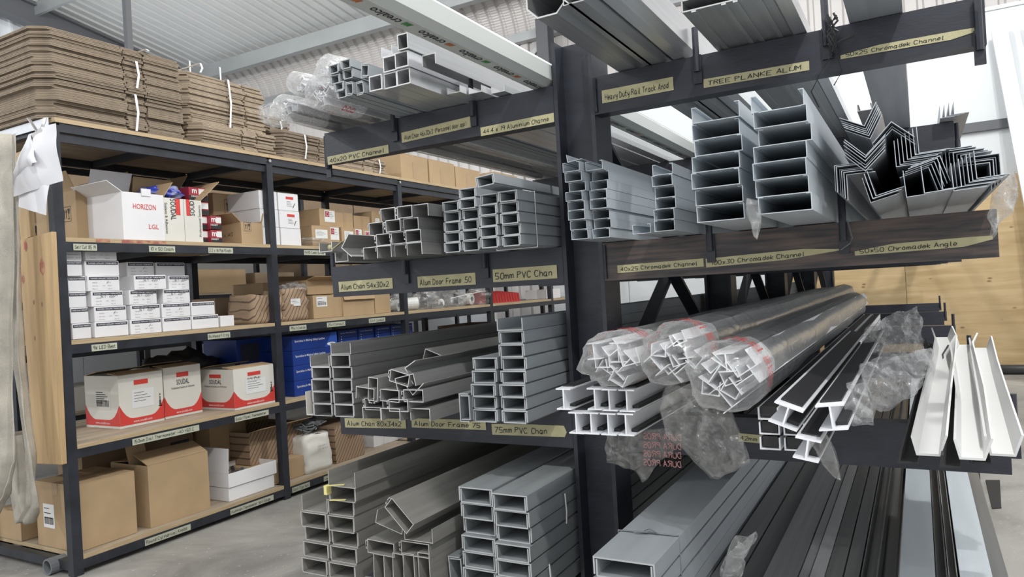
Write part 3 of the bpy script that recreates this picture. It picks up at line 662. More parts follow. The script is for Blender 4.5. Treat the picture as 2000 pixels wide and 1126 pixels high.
for i, (me, px, py, tl, w) in enumerate(((f10, 718, 1078, -2, 'lying flat, left of two'), (f10, 784, 1082, 0, 'lying flat, right of two'), (f10, 751, 990, -43, 'tilted box topmost of the heap'),
    (n10, 733, 1020, -14, 'tilted open channel under the topmost box'), (n10, 790, 1053, 0, 'open channel lying right of the tilted box'),
    (f10, 752, 1150, 88, 'standing on edge, first from left'), (f10, 790, 1150, 88, 'standing on edge, second from left'), (f10, 812, 1150, 90, 'standing on edge, third from left'), (f10, 842, 1150, 90, 'standing on edge, fourth from left'))):
    yf = 1.62 if i != 2 else 1.58; c = at(px, py, Y=yf)
    prof('door_frame_profile', me, c.x, yf, max(c.z, Z+.001), f'dusty door frame profile at the lowest level, {w}', 'profile', 'lowest door frame profiles', tilt=tl)
p11 = pmesh('wide_pvc_channel', P_nest(.1085, .0438, .0036), 'pvc_grey_dusty')
stack('wide_pvc_channel', p11, -1.144, 1.68, Z, .0449, 7, 'wide grey PVC channel, left column at', 'the lowest level', 'channel', 'wide PVC channels', jx=.004, jy=.012)
stack('wide_pvc_channel', p11, -1.026, 1.66, Z, .0446, 7, 'wide grey PVC channel, right column at', 'the lowest level', 'channel', 'wide PVC channels', jx=.004, jy=.012)
prof('wide_pvc_channel', p11, -1.155, 1.69, Z+.001, 'wide PVC channel standing on edge left of the columns', 'channel', 'wide PVC channels', tilt=93)
for zz, yy, i in ((Z+.0446*4, 1.86, 0), (Z+.02, 1.74, 1)):
    m = M().tube([(-.908, yy, zz), (-.9055, yy, zz+.035), (-.908, yy, zz+.085)], .002, 5)
    tag(m.obj('tie_strap', 'strap_white'), ['upper thin white strap on the wide PVC stack near the column', 'lower thin white strap on the wide PVC stack'][i], 'strap')

# ---- level 4 right: PVC stack and long metal profiles
p13 = pmesh('wide_pvc_channel', P_nest(.131, .0415, .0036), 'pvc_grey')
stack('wide_pvc_channel', p13, -.612, 1.36, Z, .0425, 7, 'broad grey PVC channel right of the column,', 'lowest level', 'channel', 'broad PVC channels', jx=.003, jy=.006)
yy = 1.52
m = M().tube([(-.613, yy, Z+.2), (-.614, yy, Z+.2995), (-.545, yy+.004, Z+.3005), (-.480, yy+.008, Z+.2995), (-.4785, yy+.01, Z+.2)], .0022, 5)
m.tube([(-.56, yy, Z+.302), (-.545, yy+.008, Z+.309), (-.525, yy, Z+.303), (-.545, yy+.004, Z+.303)], .0022, 5).tube([(-.545, yy, Z+.303), (-.575, yy-.008, Z+.302)], .0018, 5)
tag(m.obj('tie_wire', 'grey_cord'), 'dark knotted wire round the broad grey PVC stack', 'wire')
def P_hat(w, h, t): return [([(0, t/2), (w*.25, t/2), (w*.25, h), (w*.75, h), (w*.75, t/2), (w, t/2)], t, False)]
R4 = [(-.470, .055, P_N(.055, .05, .002), 'steel_dark', 'dark steel channel beside the broad PVC stack, lowest level'),
      (-.412, .050, P_N(.050, .042, .002), 'steel_dark', 'dark steel channel, second right of the broad PVC stack'),
      (-.355, .072, P_N(.072, .055, .002), 'mill_alu', 'broad dull aluminium channel, wide flat top, lowest level right'),
      (-.278, .020, P_tube(.020, .05, .002), 'mill_alu', 'slim aluminium tube beside the broad flat channel'),
      (-.254, .030, P_tube(.030, .055, .002), 'alu_bright', 'shiny aluminium tube with pale top, lowest level'),
      (-.221, .034, P_N(.034, .058, .002), 'steel_dark', 'dark glossy steel rail next to the shiny tube'),
      (-.184, .030, P_N(.030, .055, .002), 'steel_dark', 'dark glossy steel rail, middle of three'),
      (-.151, .034, P_U(.034, .052, .003), 'steel_dark', 'dark open rail with bright rims, rightmost of three'),
      (-.072, .070, P_N(.070, .060, .0022), 'chromadek', 'pale grey steel channel with broad flat top, left of two'),
      (.000, .022, P_U(.022, .055, .003), 'steel_dark', 'narrow dark rail between the two pale channels'),
      (.024, .018, P_U(.018, .052, .002), 'alu_dull', 'narrow aluminium rail between the two pale channels'),
      (.046, .062, P_N(.062, .060, .0022), 'chromadek', 'pale grey steel channel with broad flat top, right of two'),
      (.110, .030, P_N(.030, .050, .0022), 'steel_dark', 'dark steel channel at the outer right end of the lowest arm')]
for x, w, sec, mt, lab in R4:
    lift = .095 if x > -.3 else .085
    prof('long_profile', pmesh('r4_%g' % x, sec, mt, 5.4), x, 1.02+random.uniform(-.03, .03), Z+lift+.002, lab, 'profile', 'long profiles on the lowest right arm')
for x, w in ((-.47, .38), (-.07, .21)):   # older stock below
    for k in range(2):
        prof('long_profile', pmesh('base_%g' % w, P_N(w, .038, .003), 'steel_dark', 5.4), x+.002, 1.12, Z+.001+k*.0405, f'dark flat tray profile under the long {"left" if x < -.3 else "right"} profiles, {"lower" if k == 0 else "upper"}', 'profile', None)

# ---- level 1 right
Z = TOP[0]+.002
def octo(w, h, c, t): return [([(c, t/2), (w-c, t/2), (w-t/2, c), (w-t/2, h-c), (w-c, h-t/2), (c, h-t/2), (t/2, h-c), (t/2, c)], t, True)]
prof('track_rail', pmesh('track_rail', octo(.098, .092, .026, .0035), 'mill_alu'), -.724, 1.43, Z, 'octagonal aluminium track rail above the Heavy Duty label', 'rail', None)
prof('track_rail', pmesh('track_rail_b', octo(.060, .085, .014, .003) + P_L(.02, .02, .002), 'mill_alu'), -.622, 1.40, Z, 'narrower aluminium track rail next to the octagonal one', 'rail', None)
prof('track_rail', pmesh('track_rail_c', octo(.068, .110, .02, .003), 'alu_bright'), -.560, 1.05, Z, 'bright aluminium rail left of the divider pin, top right arm', 'rail', None)
prof('plank_profile', pmesh('plank_profile', [([(0, .0015), (.185, .0015)], .003, False), ([(0, .003), (0, .026)], .003, False), ([(.185, .003), (.185, .026)], .003, False)] + [([(q, -.0022), (q+.010, -.0022)], .0036, False) for q in (.02, .085, .11, .155)] + [([(.0, .026), (.185, .026)], .0022, False)], 'mill_alu'), -.428, 1.61, Z+.004, 'wide grooved aluminium plank above the TREE PLANKE label', 'plank', None)
prof('plank_profile', pmesh('plank_edge', P_tube(.030, .034, .002), 'alu_bright'), -.238, 1.45, Z, 'bright slim aluminium tube beside the wide plank', 'tube', None)
prof('chromadek_channel', pmesh('chan_top', P_U(.112, .030, .0018, .008), 'chromadek_dark'), -.113, 1.40, Z, 'grey steel channel alone above the 50x25 label', 'channel', None)
prof('chromadek_channel', pmesh('chan_top2', P_U(.050, .025, .0018, .006), 'alu_dull'), -.168, 3.0, Z, 'thin grey channel further back on the top right arms', 'channel', None)
# ---- level 1 left
tb = pmesh('square_tube', P_tube(.0465, .044, .0034), 'alu_bright')
for ri, row in enumerate(((0, 1, 2), (1, 2))):
    for k in row:
        prof('square_tube', tb, -1.343+k*.0478+(.004 if ri else 0), 1.63+random.uniform(-.008, .008), Z+ri*.0452, f'bright square aluminium tube on the top left arm, {"bottom" if ri == 0 else "upper"} row, {["left", "middle" if ri == 0 else "left", "right"][k]} one', 'tube', 'square aluminium tubes')
prof('square_tube', pmesh('tube_top', P_tube(.036, .044, .003), 'mill_alu'), -1.226, 1.62, Z+.091, 'aluminium tube lying on top of the square tubes', 'tube', 'square aluminium tubes')
for k, (x, z, tl) in enumerate(((-1.300, Z+.0915, 0), (-1.262, Z+.0915, 4))):
    prof('alu_angle', pmesh('angle_top', P_L(.032, .03, .002), 'alu_bright'), x, 1.64, z, f'bright aluminium angle on the square tubes, {["left", "right"][k]} one', 'angle', None, tilt=tl)
ch44 = pmesh('alu_channel', P_U(.046, .020, .0022), 'alu_bright')
for k, (x, z) in enumerate(((-1.190, Z), (-1.140, Z), (-1.175, Z+.0465), (-1.085, Z))):
    prof('alu_channel', ch44 if k != 2 else pmesh('alu_ch', P_N(.046, .03, .0022), 'mill_alu'), x, (1.80, 1.84, 1.66, 1.88)[k], z, f'bright aluminium channel over the 44.4x19 label, {["leftmost", "second", "highest", "rightmost"][k]} one', 'channel', '44.4x19 channels')
prof('alu_channel', pmesh('alu_ch_side', P_tube(.046, .045, .0022), 'mill_alu'), -1.1955, 1.68, Z+.0005+.0205, 'aluminium box profile resting on the bright channels', 'channel', None) if False else None
pv40 = pmesh('pvc_channel', P_nest(.040, .027, .0026), 'pvc_grey')
for i, (px, py, tl) in enumerate(((667, 198, 0), (663, 182, 0), (650, 166, 0), (650, 147, 2), (675, 156, 0), (675, 138, 0), (700, 190, 88), (716, 186, 92), (722, 150, 82))):
    c = at(px, py, Y=1.64)
    prof('pvc_channel', pv40, c.x-.006, 1.63+random.uniform(-.01, .01), max(c.z, Z+.001), 'small grey PVC channel beside the square tubes, ' + ['lowest', 'second from below', 'third, at the left', 'top left', 'upper middle', 'topmost middle', 'on edge, inner', 'on edge, outer', 'leaning on edge at the top'][i], 'channel', '40x20 PVC channels', tilt=tl)
# flat grey profiles lying on the arm under everything
fl = pmesh('flat_profile', P_tube(.085, .008, .002), 'alu_dull')
# ---- branded octagonal pack above the camera
pk = thing('profile_pack', 'long white-grey wrapped profile pack printed with a repeated brand name', 'profile', loc=(-.984, .55, Z))
sec = octo(.078, .078, .018, .004)
b = M().sweep(sec, [(0, 0, 0), (0, 6.2, 0)]).obj('sleeve', 'pack_film' if 'pack_film' in MATS else 'chromadek', pk)
M().box(.018, .02, .078, .060, 6.1, .0795).obj('black_edge', 'print_black', b)
fr = Matrix(((0, -1, 0, .058), (1, 0, 0, 0), (0, 0, -1, 0), (0, 0, 0, 1)))
fr = Matrix(((0, -1, 0, .056), (-1, 0, 0, 6), (0, 0, -1, -.0002), (0, 0, 0, 1)))
for k in range(22):
    u = .15 + k*.165
    u = 5.9-u; letter(b, fr, u+.036, .006, 'crealco', .024, 'print_black', off=.0008, bold=.012)
    x = 'print_green' if k % 2 else 'print_orange'
    mm = M()
    for q in range(3):
        mm.add([fr @ Vector((u+.002+q*.008, .004+q*.001, .0009)), fr @ Vector((u+.008+q*.008, .004, .0009)), fr @ Vector((u+.011+q*.008, .018+q*.002, .0009)), fr @ Vector((u+.006+q*.008, .020, .0009))], [(0, 1, 2, 3)])
    mm.obj('logo', x, b)
# ================================================================ cartons and shelf contents
def carton(name, label, x1, y0, y1, z, h, depth, mt='card', group=None, rot=0, opened=None, tape=True, flaps=True, cat='box', inner=None, lean=0):
    """box whose +X face lies at x1 and spans y0..y1; opened: dict face->flap angle (deg outward from vertical)"""
    w, d = depth, y1-y0
    t = thing(name, label, cat, group, (x1-w/2, (y0+y1)/2, z+.0008), math.radians(rot))
    if lean: t.rotation_euler = (0, math.radians(lean), math.radians(rot))
    th = .004
    if opened is None:
        hb = h-(.006 if flaps else 0)
        M().box(-w/2, -d/2, 0, w/2, d/2, hb).obj('body', mt, t, bevel=.0025)
        if flaps:
            g = .0012
            M().box(-w/2+.001, -d/2+.001, hb+.0004, -g, d/2-.001, h).obj('flap', mt, t)
            M().box(g, -d/2+.001, hb+.0004, w/2-.001, d/2-.001, h).obj('flap', mt, t)
            if tape:
                tp = M().box(-.024, -d/2-.0006, h+.0002, .024, d/2+.0006, h+.0008)
                tp.box(-.024, -d/2-.0012, h-.055, .024, -d/2-.0004, h+.0008)
                tp.obj('packing_tape', 'brown_tape', t)
    else:
        b = M().box(-w/2, -d/2, 0, w/2, d/2, th).box(-w/2, -d/2, th, -w/2+th, d/2, h).box(w/2-th, -d/2, th, w/2, d/2, h)
        b.box(-w/2+th, -d/2, th, w/2-th, -d/2+th, h).box(-w/2+th, d/2-th, th, w/2-th, d/2, h)
        b.obj('body', [mt], t)
        for f, (a, ln) in opened.items():
            a = math.radians(a); s, c = math.sin(a)*ln, math.cos(a)*ln
            m = M()
            if f in ('+X', '-X'):
                sg = 1 if f == '+X' else -1; xx = sg*(w/2-th/2)
                m.bar((xx, 0, h+.001), (xx+sg*s, 0, h+.001+c), d-.004, th*.8, up=Vector((sg, 0, .01)))
            else:
                sg = 1 if f == '+Y' else -1; yy = sg*(d/2-th/2)
                m.bar((0, yy, h+.001), (0, yy+sg*s, h+.001+c), w-.004, th*.8, up=Vector((0, sg, .01)))
            m.obj('flap', inner or mt, t)
    t['_s'] = (w, d, h)
    return t
def fr_of(t, face): return frame(face, *t['_s'])
def sticker(t, face, u0, v0, u1, v1, mt='sticker', lines=0, bars=False, red=None, rot=0):
    fr = fr_of(t, face); s = decal(t, fr, u0, v0, u1, v1, mt, 'sticker', rot=rot)
    w, h = u1-u0, v1-v0
    if red:
        decal(s, fr, u0+w*.06, v0+h*.45, u0+w*.46, v1-h*.08, red, 'printed_logo', off=.0016)
        mm = M()
        for k in range(10):
            a, b = k*math.tau/10, (k+.6)*math.tau/10
            mm.add([fr @ Vector((u0+w*.26+math.cos(q)*r, v0+h*.68+math.sin(q)*r, .0026)) for q, r in ((a, w*.10), (b, w*.10), (b, w*.14), (a, w*.14))], [(0, 1, 2, 3)])
        mm.obj('printed_ring', 'print_white', s)
    mm = M()
    for k in range(lines):
        vv = v1 - h*(.2+.6*k/max(1, lines)); uu = u0+w*(.5 if red else .1)
        ww = w*(.35 if red else .75)*(.6+.4*((k*37) % 5)/4)
        mm.add([fr @ Vector((a, b, .0018)) for a, b in ((uu, vv), (uu+ww, vv), (uu+ww, vv+h*.035), (uu, vv+h*.035))], [(0, 1, 2, 3)])
    if bars:
        uu = u0+w*.1
        while uu < u1-w*.1:
            bw = w*random.choice((.012, .02, .035)); 
            mm.add([fr @ Vector((a, b, .0018)) for a, b in ((uu, v0+h*.15), (uu+bw, v0+h*.15), (uu+bw, v0+h*.45), (uu, v0+h*.45))], [(0, 1, 2, 3)]); uu += bw+w*.025
    if mm.v: mm.obj('printed_lines', 'print_black' if bars else 'print_grey', s)
    return s
def arrows(t, face, u, v, s):
    fr = fr_of(t, face); mm = M()
    def q(*p): mm.add([fr @ Vector((u+a*s, v+b*s, .0012)) for a, b in p], [tuple(range(len(p)))])
    for a, b in (((0, 0), (1, .03)), ((0, .97), (1, 1)), ((0, 0), (.03, 1)), ((.97, 0), (1, 1))): q(a, (b[0], a[1]), b, (a[0], b[1]))
    for k in (.2, .42): q((k, .2), (k+.06, .2), (k+.06, .65), (k, .65)); q((k-.05, .62), (k+.11, .62), (k+.03, .85))
    q((.62, .15), (.85, .15), (.85, .2), (.62, .2)); q((.71, .2), (.76, .2), (.76, .5), (.71, .5)); q((.6, .85), (.88, .85), (.8, .5), (.68, .5))
    mm.obj('handling_mark', 'print_black', t)
def YX(px, py, X): return at(px, py, X=X).y
def zpx(px, py, X): return at(px, py, X=X).z

# ---- flattened carton bundles on top
def bundle(label, x1, depth, y0, y1, z, n, th, mt, group='flattened carton bundles', strap=None, rot=0):
    t = thing('cardboard_bundle', label, 'cardboard', group, (x1-depth/2, (y0+y1)/2, z+.001), rot)
    w, d = depth/2, (y1-y0)/2
    mes = []
    for v in range(4):
        r = random.Random(v*31+n); e = [r.uniform(-.008, .008) for _ in range(8)]
        s0 = d*.12; sl = .004
        out = [(-w, -d), (w-.06, -d), (w-.002, -d+.05), (w+e[0], -d+.06), (w+e[0], s0-sl), (w-.045, s0-sl), (w-.045, s0+sl), (w+e[1], s0+sl), (w+e[1], s0+.10), (w-.04, s0+.10), (w-.04, s0+.108), (w+e[2], s0+.108), (w+e[2], d), (-w, d)]
        k = len(out); m = M()
        # two liners with a fluted gap
        for z0, z1 in ((0, th*.42), (th*.52, th*.94)):
            m.add([(a, b, z0) for a, b in out] + [(a, b, z1) for a, b in out], [tuple(range(k))[::-1], tuple(range(k, 2*k))] + [(i, (i+1) % k, k+(i+1) % k, k+i) for i in range(k)])
        mes.append(m.mesh('flattened_carton', mt))
    r = random.Random(label); sway = 0
    for i in range(n):
        o = link('flattened_carton', mes[r.randrange(4)], t, loc=(r.uniform(-.010, .006)+sway, r.uniform(-.012, .012), i*th))
        sway += r.uniform(-.003, .003)
    hh = n*th
    for (yy, z0, z1, lift) in strap or ():
        m = M(); pts = [(w*.2, yy, z1+lift), (w+.014, yy, z1+.002), (w+.02, yy+.006, (z0+z1)/2), (w+.014, yy-.004, z0)]
        for k in range(3):
            a, b = Vector(pts[k]), Vector(pts[k+1]); m.add([a+Vector((0, -.006, 0)), a+Vector((0, .006, 0)), b+Vector((0, .006, 0)), b+Vector((0, -.006, 0)), a+Vector((.001, -.006, .001)), a+Vector((.001, .006, .001)), b+Vector((.001, .006, .001)), b+Vector((.001, -.006, .001))], [(0, 1, 2, 3), (4, 7, 6, 5), (0, 4, 5, 1), (2, 6, 7, 3), (0, 3, 7, 4), (1, 5, 6, 2)])
        m.obj('strap', 'strap_white', t)
    return t
TZ = SZ[4]
ya, yb = YX(86, 200, -3.3), YX(346, 200, -3.34)
n1 = 15; th = .0118
bundle('big flattened carton bundle at the rack corner, lower half', -3.305, .74, ya, yb, TZ, n1, th, 'card_bundle', strap=[(.08, .0, n1*th, 0)])
ztop = zpx(90, 48, -3.3); n2 = int((ztop-TZ-n1*th-.004)/th)
bundle('big flattened carton bundle at the rack corner, upper half', -3.30, .74, ya-.01, yb-.008, TZ+n1*th+.003, n2, th, 'card_bundle', strap=[(.10, .03, n2*th*.72, 0), (.16, n2*th, n2*th+.012, .004)])
yc, yd = YX(372, 230, -3.36), YX(528, 250, -3.36)
n1 = 13
bundle('paler carton bundle next to the big one, lower half', -3.34, .66, yc, yd, TZ, n1, .0098, 'card_bundle_light')
n2 = int((zpx(420, 150, -3.36)-TZ-n1*.0098)/.0098)
bundle('paler carton bundle next to the big one, upper half with white strap', -3.38, .64, yc-.03, yd-.03, TZ+n1*.0098+.003, n2, .0098, 'card_bundle_light', strap=[(.02, 0, n2*.0098, 0), (-.16, n2*.0098, n2*.0098+.05, 0)])
for k, (yy, xx) in enumerate(((YX(372, 140, -3.6), -3.6), (YX(431, 150, -3.45), -3.45))):
    zz = zpx(372 if k == 0 else 431, 148 if k == 0 else 160, xx)
    m = M().bar((xx, yy, zz-.01), (xx+.003, yy-.004, zz+.085), .009, .0015)
    tag(m.obj('strap_end', 'strap_white'), ['loose white strap end sticking up from the pale carton bundle, left one', 'loose white strap end sticking up from the pale carton bundle, right one'][k], 'strap')
ye, yf2 = YX(536, 270, -3.36), YX(636, 290, -3.36)
bundle('flattened carton bundle below the wrapped profile ends', -3.34, .26, ye, yf2, TZ, 19, .0095, 'card_bundle', strap=[(.0, .02, .17, 0)])
bundle('flattened carton bundle stacked high behind the strapped one', -3.62, .42, yd+.03, yf2-.06, TZ+.185, 17, .0095, 'card_bundle', strap=[(.1, .05, .13, 0)])
bundle('flattened carton bundle stacked high behind, supporting layer', -3.62, .42, yd+.03, yf2-.08, TZ, 19, .0095, 'card_bundle')
yg, yh = YX(645, 310, -3.36), YX(750, 330, -3.36)
bundle('small flattened carton bundle left of the closed cartons', -3.35, .55, yg, yh, TZ, 13, .0085, 'card_bundle_light', strap=[(yh/2-yg/2-.08, 0, .11, 0)])
for i, (pa, pb, pt) in enumerate(((783, 836, 304), (838, 888, 316), (889, 937, 330), (948, 964, 340), (966, 1010, 340))):
    a, b = YX(pa, 350, -3.33), YX(pb, 350, -3.33); hh = max(.16, zpx((pa+pb)//2, pt, -3.33)-TZ)
    t = carton('cardboard_box', 'tan carton on top of the rack, ' + ['first right of the flat bundles', 'second of the row', 'third of the row', 'narrow one further back', 'last before the rack column'][i], -3.325, a+.003, b-.003, TZ, hh, .42, 'card', 'cartons on the rack top', tape=True)
    m = M().box(.03, -t['_s'][1]/2+.004, hh+.001, .05, t['_s'][1]/2-.004, hh+.003); m.obj('white_strap', 'strap_white', t)
    decal(t, fr_of(t, '+X'), t['_s'][1]*.42, .02, t['_s'][1]*.58, hh*.7, 'brown_tape', 'packing_tape')
t = carton('leaflet_box', 'white box with green print on top of the rack', -3.33, YX(1012, 360, -3.33), YX(1030, 360, -3.33), TZ, .17, .3, 'white_card', flaps=False)
decal(t, fr_of(t, '+X'), .0, .04, t['_s'][1]*.6, .12, 'green_print', 'green_print')

# ---- shelf at eye level (index 3)
S = SZ[3]
def LB(name, label, pa, pb, pt, si=3, X=-3.36, depth=.3, py=430, **k):
    a, b = YX(pa, py, X), YX(pb, py, X); hh = k.pop('h', None) or zpx((pa+pb)/2, pt, X)-SZ[si]
    return carton(name, label, X, a, b, k.pop('z', SZ[si]), hh, depth, **k)
t = LB('cardboard_box', 'tan carton behind the corner post with arrow marks', 150, 208, 388, X=-3.62, depth=.36, opened={'+Y': (60, .08), '-Y': (25, .1)}, h=.27); arrows(t, '+X', t['_s'][1]*.45, .13, .075); arrows(t, '-Y', .24, .12, .075)
LB('cardboard_box', 'plain brown carton at the back, left of the red flap', 190, 262, 345, X=-3.82, depth=.2, tape=False, h=.36)
t = LB('cardboard_box', 'brown open carton with red inner flap behind the blue bag', 268, 345, 385, X=-3.72, depth=.26, opened={'-Y': (20, .12), '+X': (-25, .10), '+Y': (35, .16)}, h=.30)
decal(t, fr_of(t, '+X'), .0, .2, .09, .29, 'print_red', 'red_print')
# HORIZON
a, b = YX(240, 430, -3.335), YX(321, 430, -3.335)
t = carton('cardboard_box', 'white open box printed HORIZON in red', -3.335, a, b, S, .235, .30, 'white_card', opened={'-X': (-22, .15), '-Y': (58, .085)}, inner='white_card')
fr = fr_of(t, '+X'); d = t['_s'][1]
letter(t, fr, d*.52, .155, 'HORIZON', .028, 'print_red', bold=0, fit=d*.56, align='C'); letter(t, fr, d*.72, .060, 'LGL', .024, 'print_red', bold=.004, align='C')
m = M().box(t['_s'][0]/2-.002, -.02+d*.05, .235, t['_s'][0]/2+.002, .03+d*.05, .258).box(t['_s'][0]/2+.002, -.02+d*.05, .222, t['_s'][0]/2+.004, .03+d*.05, .258); m.obj('tuck_tab', 'white_card', t)
# SOUDAL open box, turned 90 degrees print
a, b = YX(321, 430, -3.335)+.004, YX(396, 430, -3.335)
t = carton('cardboard_box', 'white open box printed SOUDAL sideways beside the HORIZON box', -3.34, a, b, S, .225, .27, 'cream_card', opened={'-X': (-12, .14), '+Y': (48, .17), '-Y': (-35, .10)}, inner='card')
fr = fr_of(t, '+X'); d = t['_s'][1]
decal(t, fr, d*.30, .14, d*.42, .225, 'print_red', 'red_bar'); decal(t, fr, d*.58, .14, d*.68, .225, 'print_red', 'red_bar')
letter(t, fr, d*.17, .222, 'SOUDAL', .032, 'print_black', bold=.008, rot=-math.pi/2, fit=.11); letter(t, fr, d*.02, .20, 'Sealants & Adhesives', .016, 'print_black', rot=-math.pi/2, fit=.16)
letter(t, fr, d*.80, .14, 'SOUD', .030, 'print_black', bold=.008, rot=math.pi/2, fit=.08); letter(t, fr, d*.96, .03, 'Professional Sealants', .014, 'print_black', rot=math.pi/2, fit=.17)
M().box(t['_s'][0]/2+.0002, d*.01, .0, t['_s'][0]/2+.0012, d*.016, .225).obj('seam', 'print_grey', t)
# crumpled blue bag lying in the open boxes
def blob(name, label, cat, c, r, mt, seed, amp=.35, freq=2.2, sub=4, group=None, flat=1, kind=None):
    bm = bmesh.new(); bmesh.ops.create_icosphere(bm, subdivisions=sub, radius=1)
    for v in bm.verts:
        n = noise.noise(v.co*freq+Vector((seed, 0, 0)))*amp + noise.noise(v.co*freq*2.7+Vector((0, seed, 0)))*amp*.5
        p = v.co*(1+n); v.co = Vector((p.x*r[0], p.y*r[1], max(p.z, -flat)*r[2]))
    me = bpy.data.meshes.new(name); bm.to_mesh(me); bm.free(); me.materials.append(MATS[mt])
    me.polygons.foreach_set('use_smooth', [True]*len(me.polygons))
    o = link(name, me, loc=c)
    return tag(o, label, cat, group) if label else o
mat('blue_bag', (.05, .07, .55), .25, 0, .0, 10, col2=(.30, .33, .55), thr=(.5, .55))
c = at(312, 380, X=-3.50); blob('plastic_bag', 'crumpled blue and silver plastic bag lying in the open box', 'bag', (c.x, c.y+.0, c.z-.004), (.10, .10, .045), 'blue_bag', 3, .5, 2.5)
# red and black boxes
for k, (pa, pb, z0, X) in enumerate(((372, 409, 0, -3.40), (372, 409, .078, -3.40), (372, 409, .156, -3.40), (372, 409, .234, -3.41), (411, 432, 0, -3.37), (411, 432, .078, -3.37))):
    t = LB('red_box', 'red and black printed box, ' + ['bottom of the taller pile', 'second of the taller pile', 'third of the taller pile', 'top of the taller pile', 'bottom of the short pile', 'top of the short pile'][k], pa, pb, 0, X=X, depth=.2, h=.074, z=S+z0, mt='print_maroon', group='red and black boxes', flaps=False)
    fr = fr_of(t, '+X'); d = t['_s'][1]
    decal(t, fr, .001, .002, d-.001, .030, 'print_black', 'black_band'); decal(t, fr, d*.5, .036, d*.97, .068, 'sticker', 'sticker')
    letter(t, fr, d*.27, .042, 'm', .032, 'print_white', bold=.03, align='C'); letter(t, fr, d*.3, .020, 'HANDY', .010, 'print_white', bold=.01, align='C', off=.003)
t = LB('cardboard_box', 'brown carton with arrow marks standing at the back behind white boxes', 418, 478, 368, X=-3.62, depth=.3, h=.33, tape=False); arrows(t, '+X', t['_s'][1]*.35, .21, .085)
t = LB('cardboard_box', 'small open tan carton in front of the white boxes', 470, 512, 425, X=-3.335, depth=.22, h=.125, opened={'-Y': (50, .075), '+Y': (15, .06), '-X': (8, .055)}); arrows(t, '+X', .02, .075, .05)
t2 = fr_of(t, '-Y'); letter(t, t2, .05, .05, 'M x 143', .02, 'print_black', True)
for r in range(3):
    for k, (pa, pb) in enumerate(((510, 546), (547, 587))):
        a, b = YX(pa, 430, -3.34), YX(pb, 430, -3.34)
        t = carton('white_box', f'plain white carton near the second post, {["left", "right"][k]} of the {["bottom", "middle", "top"][r]} row', -3.342-.004*r, a+.002, b-.002, S+r*.108, .106, .34, 'white_card', 'white cartons', tape=False)
        if r and k == 1:
            fr = fr_of(t, '+X'); d = t['_s'][1]; decal(t, fr, d*.38, .070, d*.75, .086, 'print_red', 'printed_logo')
            for q in range(4): decal(t, fr, d*.42, .055-q*.009, d*(.6+.03*q), .057-q*.009, 'print_grey', 'printed_line')
            decal(t, fr, d*.72, .018, d*.82, .045, 'print_black', 'printed_pen', pts=[(d*.70, .018), (d*.73, .018), (d*.83, .048), (d*.80, .048)])
for k, (pa, pb, h, z0, X) in enumerate(((612, 662, .145, 0, -3.40), (664, 706, .145, 0, -3.40), (707, 745, .145, 0, -3.41), (622, 655, .115, .147, -3.42), (658, 690, .105, .147, -3.44), (691, 722, .095, .147, -3.46), (724, 746, .140, .147, -3.47))):
    t = LB('cardboard_box', 'tan carton with white stickers past the second post, ' + ['lower row left', 'lower row middle', 'lower row right', 'upper row, first from left', 'upper row, second from left', 'upper row, third from left', 'upper row, tall one at the right'][k], pa, pb, 0, X=X, depth=.30, h=h, z=S+z0, group='stickered cartons', rot=(-4, 2, 0, 3, -3, 0, 4)[k])
    d = t['_s'][1]
    if k in (0, 1): sticker(t, '+X', d*.12, h*.42, d*.55, h*.82, lines=4); sticker(t, '+X', d*.66, h*.38, d*.97, h*.95, red='print_maroon', lines=3)
    elif k == 2: sticker(t, '+X', d*.1, h*.45, d*.6, h*.9, red='print_maroon', lines=3)
    elif k == 3: sticker(t, '+X', d*.3, h*.25, d*.95, h*.92, red='print_maroon', lines=4)
    elif k == 6: sticker(t, '+X', d*.3, h*.3, d*.7, h*.65, lines=2)
    if k in (4, 5): decal(t, fr_of(t, '+X'), d*.44, 0, d*.6, h, 'brown_tape', 'packing_tape')
c = at(605, 478, X=-3.40); blob('plastic_bag', 'clear crumpled plastic bags lying right of the white cartons', 'bag', (c.x, c.y, S+.030), (.09, .12, .03), 'hazy_film', 5, .5, 3)

